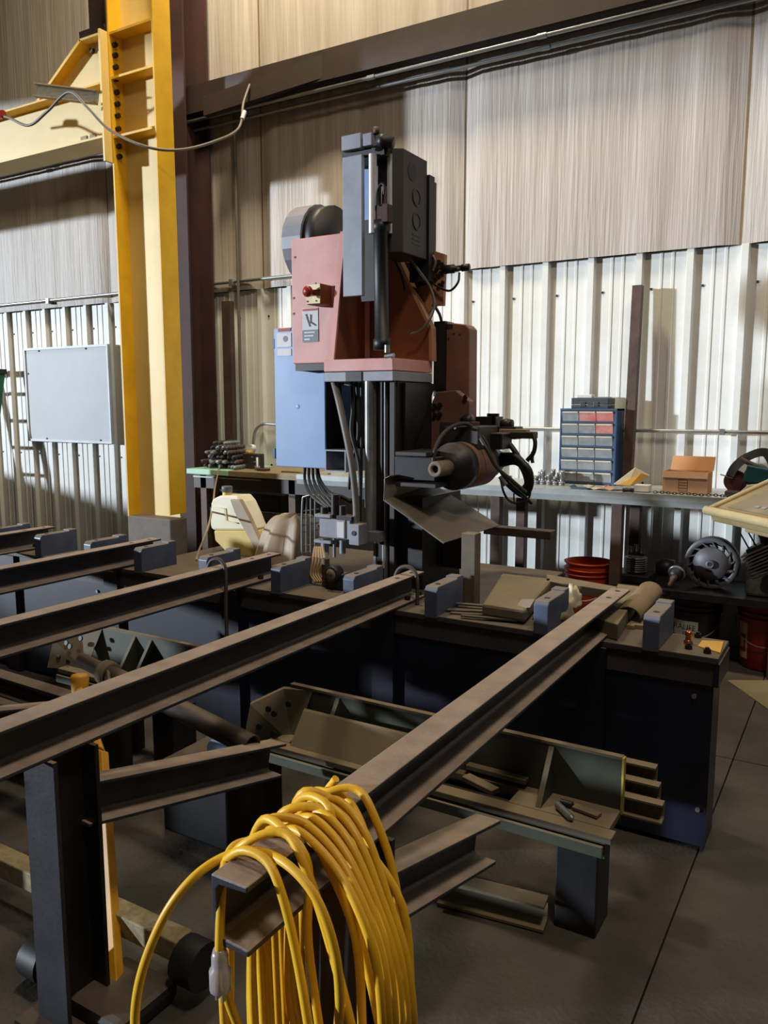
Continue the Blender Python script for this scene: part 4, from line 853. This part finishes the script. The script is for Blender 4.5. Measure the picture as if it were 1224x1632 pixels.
# column
xc0, xc1 = P(600, 760, y=YF+.06).x, P(642, 760, y=YF+.06).x
part('column', 'dark', MB().box((xc0+.02, YF+.06, .60), (xb-.01, YF+.42, 1.606)), .004)
part('way_strip', 'bright', MB().box((xc0, YF+.03, .62), (xc0+.014, YF+.07, 1.606)))
part('way_strip', 'dark', MB().box((xc0+.02, YF+.03, .62), (xc0+.05, YF+.06, 1.606))); part('way_strip', 'darkbox', MB().box((xb-.04, YF+.04, .62), (xb-.015, YF+.06, 1.606)))
part('way_strip', 'bright', MB().box((xc0+.058, YF+.035, .62), (xc0+.064, YF+.06, 1.606)))
part('lift_rod', 'bright', MB().cyl(P(589, 848, y=YF+.02), (P(589, 700, y=YF+.02).x, YF+.02, 1.606), .024, n=18))
part('rod_foot', 'plate', MB().box(*pb(573, 847, 603, 864, YF-.02, .08)), .003)
part('side_gusset', 'dark', MB().prism([(xb, YF+.42, 1.60), (xb, YF+.10, 1.60), (xb, YF+.10, 1.25), (xb, YF+.16, 1.25)], (.012, 0, 0)))
part('column_skirt', 'black', MB().box((xc0-.02, YF+.08, .6), (xb+.12, YF+.5, 1.05)))
part('skirt_strip', 'chrome', MB().cyl(P(611, 868, y=YF+.04), P(611, 905, y=YF+.04), .010, n=10)); part('skirt_strip', 'chrome', MB().cyl(P(623, 868, y=YF+.05), P(623, 905, y=YF+.05), .006, n=10))
# blue electrical cabinet
YE = YF+.22
a_, b_ = pb(438, 521, 518, 745, YE, .16)
ec = part('electrical_cabinet', 'blue', MB().box(a_, b_), .004)
part('cabinet_side', 'black', MB().box((b_.x, YE+.012, a_.z+.03), (b_.x+.012, YE+.16, b_.z)), 0, ec)
part('back_panel', 'black', MB().box((b_.x, YE+.16, a_.z+.04), (b_.x+.17, YE+.18, b_.z-.02)))
part('window_panel', 'blue', MB().box(*pb(540, 610, 557, 692, YE+.14, .01)))
part('cabinet_notice', 'sticker', MB().box(*pb(441, 531, 464, 553, YE-.003, .003)), 0, ec); part('notice_title', 'inkred', MB().box(*pb(443, 523, 463, 528, YE-.003, .003)), 0, ec); p = P(455, 540, y=YE-.003); MB().cyl(p, p-V((0, .001, 0)), .016, n=16).build('notice_picture', 'stickerdk', ec)
part('cabinet_notice', 'sticker', MB().box(*pb(442, 556, 464, 567, YE-.003, .003)), 0, ec)
for y0 in (540, 715): part('hinge', 'bluedk', MB().box(*pb(434, y0, 438, y0+16, YE, .02)), 0, ec)
q = P(475, 648, y=YE); MB().lathe(q, [(0,-.001),(.007,-.003),(.012,-.0005),(.013,0)], (0, 1, 0), 14).build('dent', 'blue', ec)
# square tube
a2, b2 = pb(518, 717, 551, 752, YE-.05, .4); tk = .007
sq = part('square_tube', 'plate', MB().box((a2.x, a2.y, a2.z), (b2.x, b2.y, a2.z+tk)).box((a2.x, a2.y, b2.z-tk), (b2.x, b2.y, b2.z)).box((a2.x, a2.y, a2.z+tk), (a2.x+tk, b2.y, b2.z-tk)).box((b2.x-tk, a2.y, a2.z+tk), (b2.x, b2.y, b2.z-tk)))
# hoses down the column
def hose(l, r, m='rubber', Y=None):
    return part('hose', m, MB().tube(cr([P(a, b, y=(c if c else Y)) for a, b, c in l], 8), r, 10))
hose([(530, 600, YF+.05), (540, 640, YF), (553, 700, YF-.03), (562, 750, YF-.04), (567, 800, YF-.04), (568, 832, YF-.04)], .017, 'greycable')
hose([(560, 604, YF+.08), (562, 650, YF+.05), (560, 690, YF+.03), (572, 740, YF+.03), (574, 800, YF+.02), (572, 835, YF)], .009)
hose([(568, 604, YF+.08), (570, 650, YF+.05), (570, 700, YF+.04), (560, 740, YF+.05), (556, 780, YF+.05)], .008)
hose([(576, 604, YF+.08), (576, 690, YF+.05), (576, 760, YF+.04), (574, 830, YF+.02)], .007)
hose([(545, 612, YF+.06), (558, 614, YF+.04), (566, 612, YF+.06)], .006)
for k in range(4):
    hose([(486+6*k, 742, YE+.06), (486+7*k, 765, YE+.0), (493+8*k, 785, YF), (508+7*k, 800, YF-.04), (521+4*k, 808, YF-.05)], .0085)
hose([(505, 742, YE+.08), (510, 765, YE), (525, 785, YF), (545, 792, YF-.02), (560, 800, YF-.02)], .010)
# cabinet bottom left loops
part('hose', 'rubber', MB().tube(cr(PP([(490, 578), (500, 588), (512, 584), (520, 575)], y=YF+.16), 6), .006, 8))
# valve manifold
YV = YF-.10
vm = part('valve_manifold', 'plate', MB().box(*pb(509, 828, 558, 858, YV, .08)), .003)
part('valve_block', 'bright', MB().box(*pb(535, 829, 550, 858, YV-.006, .06)), .002); part('valve_block', 'plate', MB().box(*pb(556, 836, 572, 869, YV-.01, .08)), .003)
part('valve_flange', 'plate', MB().box(*pb(501, 820, 526, 825, YV, .09)), .002); part('valve_flange', 'plate', MB().box(*pb(500, 861, 527, 866, YV, .09)), .002); part('rating_plate', 'sticker', MB().box(*pb(537, 832, 548, 857, YV-.008, .002)))
part('manifold_cap', 'dark', MB().box(*pb(536, 823, 560, 829, YV, .08)))
for px, y0, y1, r in ((517, 808, 828, .020), (534, 788, 828, .021), (546, 806, 824, .017), (518, 858, 884, .021), (546, 861, 882, .016), (533, 858, 888, .008)):
    part('solenoid', 'dark' if y0 < 850 else 'plate', MB().cyl(P(px, y0, y=YV+.04), P(px, y1, y=YV+.04), r, n=16))
p = P(564, 850, y=YV-.01); MB().cyl(p, p-V((0, .004, 0)), .012, n=14).build('port_hole', 'ink', mc)
part('valve_stem', 'bright', MB().cyl(P(565, 822, y=YV+.03), P(566, 837, y=YV+.03), .010, n=10)); part('drain_pipe', 'chrome', MB().cyl(P(519, 880, y=YV+.03), P(519, 888, y=YV+.03), .014, n=10))
# gauge body on the table
a2 = P(535, 931, y=2.88); zt2 = P(535, 893, y=2.88).z
gp = part('gauge_body', 'dark', MB().box((a2.x-.045, 2.86, TZ), (a2.x+.05, 2.92, TZ+.075)), .006)
c = P(533, 905, y=2.86); part('gauge', 'greasy', MB().lathe((c.x, 2.86, TZ+.075), [(0,-.03),(.030,-.03),(.036,-.025),(.036,.02),(0,.02)], (0, 1, 0), 20)); part('gauge_dial', 'rag', MB().lathe((c.x, 2.829, TZ+.075), [(0,0),(.025,0),(.025,.002)], (0, 1, 0), 20)); part('gauge_needle', 'ink', MB().box((c.x-.001, 2.825, TZ+.07), (c.x+.012, 2.828, TZ+.076)))
part('gauge_stem', 'rust', MB().cyl((P(519, 890, y=2.90).x, 2.90, TZ), P(519, 890, y=2.90), .018, n=12))
for k in range(5): part('hose', 'lcord', MB().tube(cr([P(502+3*k, 872, y=3.0), P(498+5*k, 895, y=2.93), P(495+4*k, 915, y=2.91), P(503+4*k, 928, y=2.89)], 5), .006, 7))
# spindle, axis along Y
sx0 = P(693, 748, y=YF-.02); sz = sx0.z; sxx = sx0.x
spn = part('spindle_nose', 'rag', MB().lathe((sxx, YF-.02, sz), [(.018,.02),(.018,0),(.034,0),(.037,.004),(.037,.13),(0,.13)], (0, 1, 0), 24)); part('spindle_bore', 'ink', MB().lathe((sxx, YF-.004, sz), [(0,0),(.018,0),(.018,.01)], (0, 1, 0), 18))
part('spindle_flange', 'dark', MB().lathe((sxx, YF+.11, sz), [(0,0),(.055,0),(.06,.01),(.09,.012),(.092,.03),(.105,.032),(.115,.06),(.115,.11),(0,.11)], (0, 1, 0), 32))
part('spindle_motor', 'brownred', MB().lathe((sxx, YF+.22, sz), [(0,0),(.112,0),(.116,.01),(.116,.24),(.10,.27),(0,.27)], (0, 1, 0), 32))
part('spindle_motor_end', 'greasy', MB().lathe((sxx, YF+.49, sz), [(0,0),(.09,0),(.09,.08),(.07,.1),(.07,.16),(0,.16)], (0, 1, 0), 24))
part('feed_slide', 'dark', MB().box((xb+.0, YF+.02, sz-.06), (sxx-.02, YF+.30, sz+.05)), .004); part('feed_slide_rail', 'darkbox', MB().box((xb+.02, YF-.01, sz-.09), (sxx-.0, YF+.2, sz-.07)), .003); part('feed_slide_rail', 'darkbox', MB().box((xb+.02, YF-.01, sz+.055), (sxx-.05, YF+.25, sz+.075)), .003)
part('motor_mount', 'darkbox', MB().box((sxx-.1, YF+.26, sz+.08), (sxx+.09, YF+.5, sz+.19)), .006)
# fittings above the spindle
Yh = YF+.55
part('valve_bank', 'greasy', MB().box(*pb(757, 664, 790, 690, Yh, .10)), .004); part('valve_bank', 'greasy', MB().box(*pb(790, 680, 822, 700, Yh, .10)), .004); part('tee_handle', 'greasy', MB().box(*pb(776, 659, 794, 664, Yh, .015))); part('tee_handle', 'greasy', MB().box(*pb(784, 663, 788, 685, Yh, .012)))
part('valve_knob', 'greasy', MB().lathe(P(808, 676, y=Yh+.03), [(0,-.03),(.024,-.03),(.03,0),(.024,.03),(0,.03)], (1, 0, 0), 14)); part('position_arm', 'consoletop', MB().box(*pb(795, 684, 838, 690, Yh-.02, .06)), .003); part('position_sensor', 'darkbox', MB().box(*pb(800, 688, 851, 699, Yh-.03, .06)), .005)
part('valve_bank', 'dark', MB().box(*pb(745, 690, 800, 716, YF+.40, .12)), .006); part('valve_body', 'greasy', MB().lathe(P(803, 704, y=Yh), [(0,-.02),(.03,-.02),(.03,.03),(.02,.035),(0,.035)], (1, 0, -.3), 12)); part('valve_bank', 'redox', MB().box(*pb(700, 672, 752, 716, YF+.34, .1)), .006)
part('hose_elbow', 'greasy', MB().lathe(P(745, 670, y=YF+.4), [(0,-.03),(.025,-.03),(.032,0),(.025,.03),(0,.03)], (1, 0, .4), 12))
hose([(690, 738, YF+.02), (694, 715, YF+.04), (706, 692, YF+.10), (725, 678, YF+.18), (745, 676, YF+.25), (760, 690, YF+.28), (775, 715, YF+.26), (792, 745, YF+.28), (815, 765, YF+.32), (838, 785, YF+.36)], .0095, 'darkbox')
hose([(725, 682, YF+.2), (748, 682, YF+.3), (772, 700, YF+.3), (790, 740, YF+.3), (812, 770, YF+.34), (835, 790, YF+.38), (847, 802, YF+.4), (838, 796, YF+.42), (822, 782, YF+.44)], .007)
hose([(850, 692, Yh-.02), (853, 706, Yh-.03), (850, 722, Yh-.03), (840, 734, Yh-.03)], .011); hose([(849, 720, Yh-.03), (848, 730, Yh-.03), (849, 738, Yh-.03)], .009); hose([(795, 695, Yh), (812, 708, Yh-.04), (826, 728, Yh-.04), (830, 738, Yh)], .014, 'darkbox')
for k, (o1, o2) in enumerate(((0, 0), (8, 6), (-6, 12), (4, 18))):
    hose([(800, 732+o1, Yh), (822, 732+o1*.6, Yh-.05), (842-o2*.4, 748+o1*.5, Yh-.06), (845-o2*.3, 772, Yh-.04), (835-o2*.5, 788-o2*.3, Yh-.02), (818, 778-o2*.4, Yh), (802, 762, Yh)], .015 if k % 2 else .018)
hose([(798, 765, Yh), (803, 785, Yh-.02), (812, 798, Yh-.03), (826, 802, Yh-.03), (842, 795, Yh-.03), (846, 775, Yh-.03)], .006); hose([(819, 786, Yh-.02), (819, 800, Yh-.02)], .004)
part('hose_sleeve', 'plate', MB().cyl(P(800, 758, y=Yh-.08), P(808, 772, y=Yh-.08), .022, n=12))
# chip tray
A3, B3, C3, D3 = P(612, 797, y=YF-.05), P(707, 866, y=YF-.05), P(796, 838, y=YF+.38), P(690, 772, y=YF+.38)
nrm = (B3-A3).cross(D3-A3).normalized()
part('chip_tray', 'aluminium_dull', MB().prism([A3, B3, C3, D3], nrm*.004))
part('tray_lip', 'aluminium_dull', MB().prism([A3, A3+V((0, 0, .10)), D3+V((0, 0, .06)), D3], V((.004, 0, 0)))); part('tray_edge', 'bright', MB().tube([A3+V((.006, -.002, .10)), A3+V((0, -.002, 0)), B3], .0025, 6)); part('tray_lip', 'aluminium_dull', MB().prism([A3+V((0, 0, .10)), A3+V((.03, 0, .115)), D3+V((.03, 0, .075)), D3+V((0, 0, .06))], V((0, 0, .003))))
# lower side parts
part('base_panel', 'redox', MB().box(*pb(704, 852, 736, 905, YF+.30, .05))); part('support_post', 'beddust', MB().box((P(748, 900, y=3.1).x-.03, 3.08, .6), (P(748, 900, y=3.1).x+.035, 3.14, P(755, 850, y=3.1).z)), .003)
part('side_arm', 'rust', MB().box(*pb(770, 843, 878, 856, YF+.6, .08)), .005)

# --- jug, tarp, wire rack on the machine base
YJ = 3.62; ZD = .60
jg = thing('coolant_jug', (P(375, 840, y=YJ).x, YJ+.06, ZD), 'translucent plastic jug half full of yellow coolant with a grey cap', 'jug')
up_ = [(336, 802), (339, 795), (350, 790), (378, 790), (386, 800), (396, 822), (405, 845), (340, 845), (336, 842), (335, 835)]
lo_ = [(340, 845), (405, 845), (413, 868), (414, 886), (400, 897), (375, 892), (358, 878), (342, 862)]
MB().prism(PP(up_, y=YJ), (0, .13, 0)).build('jug_body', 'jug', jg, .012); MB().prism(PP(lo_, y=YJ), (0, .13, 0)).build('jug_lower', 'fluid', jg, .012)
zb2 = P(390, 895, y=YJ).z
MB().box((P(365, 890, y=YJ).x, YJ+.02, ZD), (P(410, 890, y=YJ).x, YJ+.11, zb2+.02)).build('jug_foot', 'fluid', jg)
MB().cyl(P(362, 792, y=YJ+.06), P(362, 783, y=YJ+.06), .028, n=18).build('neck', 'fluid', jg); cp_ = P(362, 784, y=YJ+.06)
MB().lathe(cp_, [(0,.036),(.030,.036),(.033,.030),(.033,0),(0,0)], n=22).build('cap', 'stickerdk', jg)
MB().tube(PP([(340, 808), (358, 811), (360, 830), (378, 834)], y=YJ-.006), .004, 6).build('moulded_line', 'jug', jg)
MB().prism(PP([(366, 796), (382, 796), (396, 822), (414, 862), (416, 885), (408, 880), (392, 850), (374, 818)], y=YJ-.03), (0, .03, 0)).build('dusty_strap', 'tarp', jg, .006)
lv = tag(MB().tube(cr([P(378, 690, y=4.95)*0+P(350, 742, y=4.66), P(343, 775, y=4.5), P(340, 800, y=3.9), P(332, 840, y=3.3), P(316, 880, y=3.1), P(313, 893, y=2.95)], 8), .006, 7).build('tan_cord', 'lcord'), 'thin tan cord hanging from the bench end past the jug', 'cord')
tag(MB().box(*pb(322, 805, 400, 811, 3.9, .03)).build('shelf_rail', 'bench'), 'bright steel rail behind the coolant jug', 'rail') if False else None
# tarp
tc_ = P(447, 880, y=3.55); tw = P(492, 880, y=3.55).x-P(402, 880, y=3.55).x; th_ = P(455, 822, y=3.55).z-ZD
vs = []; fs = []; n, m = 40, 14
for j in range(m+1):
    for i in range(n):
        a = 2*PI*i/n; t = j/m; rr = (t**.45) if t < 1 else 1; fold = 1+.13*t*math.sin(7*a+1.6*t)+.07*t*math.sin(13*a+t)+.04*math.sin(5*a-3*t)
        sq_ = 1/max(abs(math.cos(a)), abs(math.sin(a)))**.5
        z = th_*(1-t**2.2)+.02*noise.noise(V((math.cos(a)*2, math.sin(a)*2, t*3)))*(1-t)+.0
        vs.append((tc_.x+math.cos(a)*rr*tw*.5*fold*sq_*.9+.06*(1-t), 3.62+math.sin(a)*rr*.17*fold*sq_*.9, ZD+max(.001, z)))
for j in range(m):
    for i in range(n): fs.append((j*n+i, (j+1)*n+i, (j+1)*n+(i+1) % n, j*n+(i+1) % n))
fs.append(tuple(range(n)))
tag(MB().add(vs, fs, True).build('plastic_sheet', 'tarp'), 'dusty plastic sheet draped over a part between the jug and the machine', 'sheet')
# wire rack
wr = thing('wire_rack', P(493, 890, y=3.36), 'bent bright wire grille standing behind the valve manifold', 'rack'); wr.location.z = ZD; ORG[wr].z = ZD
MB().tube(cr(PP([(482, 905), (481, 860), (482, 800), (487, 791), (505, 788), (516, 792)], y=3.36), 6), .005, 8).build('frame_wire', 'galv', wr); 
for k in range(8): MB().cyl(P(482, 815+11*k, y=3.362), P(508, 811+11*k, y=3.40), .004, n=6).build('cross_wire', 'galv', wr)
for k in range(3): MB().cyl(P(488+7*k, 793, y=3.37+.01*k), P(488+7*k, 898, y=3.37+.01*k), .0035, n=6).build('upright_wire', 'galv', wr)

# ================================================================== EXTENSION CORD
ec_ = thing('extension_cord', (-.74, 1.0, .2), 'yellow extension cord coiled over the near end of the channel beam', 'cord')
rc = .0074
pts = []
NL = 8
for k in range(NL):
    f = k/(NL-1); yb_ = .875+.24*f+.015*math.sin(k*2.1); wv = .020*math.sin(k*1.7)
    topz = BT+.012+.012*(k % 3)+.02*(f < .8)*(.5+.5*math.sin(k*2.4))
    rx = -.685+.055*math.sin(k*2.3)*.6+.03*f; bot = .22+.05*math.sin(k*1.9)
    pts += [(-.735, yb_, topz), (-.695+.01*math.sin(k), yb_-.01, topz-.035), (rx+.025, yb_-.015, .68+.02*wv), (rx+.06+wv, yb_-.02, .50), (rx+.06+wv, yb_, .34), (rx-.02, yb_+.02, bot), (-.77+wv, yb_+.03, bot+.02), (-.835+wv*.6, yb_+.03, .40), (-.835+wv*.3, yb_+.03, .62), (-.825, yb_+.025, .76), (-.79, yb_+.02, topz-.004)]
pts = [(-.84, .9, .25), (-.838, .89, .5), (-.83, .88, .74), (-.79, .876, BT+.014)]+pts
MB().tube(cr(pts, 5), rc, 8).build('cord_loops', 'cord', ec_)
big = [P(228, 1700, y=.80), P(215, 1632, y=.79), P(226, 1550, y=.79), P(262, 1460, y=.81), P(305, 1402, y=.84), P(352, 1368, y=.88), P(400, 1356, y=.90), P(452, 1374, y=.88), P(500, 1425, y=.87), P(530, 1500, y=.87), P(541, 1580, y=.88), P(538, 1660, y=.9)]
MB().tube(cr(big, 8), rc, 8).build('cord_loop', 'cord', ec_)
dn = [P(440, 1345, y=.96), P(405, 1340, y=.94), P(372, 1350, y=.91), P(357, 1385, y=.865), P(352, 1440, y=.84), P(350, 1500, y=.83), P(350, 1520, y=.83)]
MB().tube(cr(dn, 8), rc, 8).build('cord_end', 'cord', ec_)
r2 = [(-.84, 1.16, .4), (-.842, 1.15, .70), (-.838, 1.14, .78), P(520, 1262, y=1.12), P(548, 1268, y=1.13), P(575, 1310, y=1.1), P(590, 1370, y=1.08), P(596, 1440, y=1.06)]
MB().tube(cr(r2, 8), rc, 8).build('cord_loop', 'cord', ec_)
for k in range(6):
    o1 = 14*k; yk = .97+.02*k; l = [(-.845, yk+.03, .3), (-.845, yk+.02, .6), (-.835, yk+.01, .76), P(430+o1, 1330-9*k, y=.97+.02*k), P(470+o1, 1322-9*k, y=.96+.02*k), P(520+o1*.9, 1365-7*k, y=.94+.02*k), P(562+o1*.8, 1430, y=.92+.02*k), P(596+10*k, 1520, y=.91+.02*k), P(608+10*k, 1610, y=.91+.02*k), P(610+10*k, 1700, y=.93+.02*k)]
    MB().tube(cr(l, 8), rc, 8).build('cord_loop', 'cord', ec_)
pg = MB().lathe(P(350, 1512, y=.83), [(0,0),(.010,0),(.013,.012),(.013,.03),(.017,.034),(.017,.066),(.013,.070),(0,.070)], (0, 0, -1), 14).build('plug_body', 'plug', ec_)
for dx in (-.006, .006): q = P(350, 1512, y=.83); MB().box((q.x+dx-.0015, .825, q.z-.085), (q.x+dx+.0015, .835, q.z-.07)).build('prong', 'bright', pg)
MB().tube(cr([P(358, 1568, y=.85), P(366, 1600, y=.86), P(385, 1650, y=.88), P(400, 1700, y=.9)], 6), rc, 8).build('cord_end', 'cord', ec_)
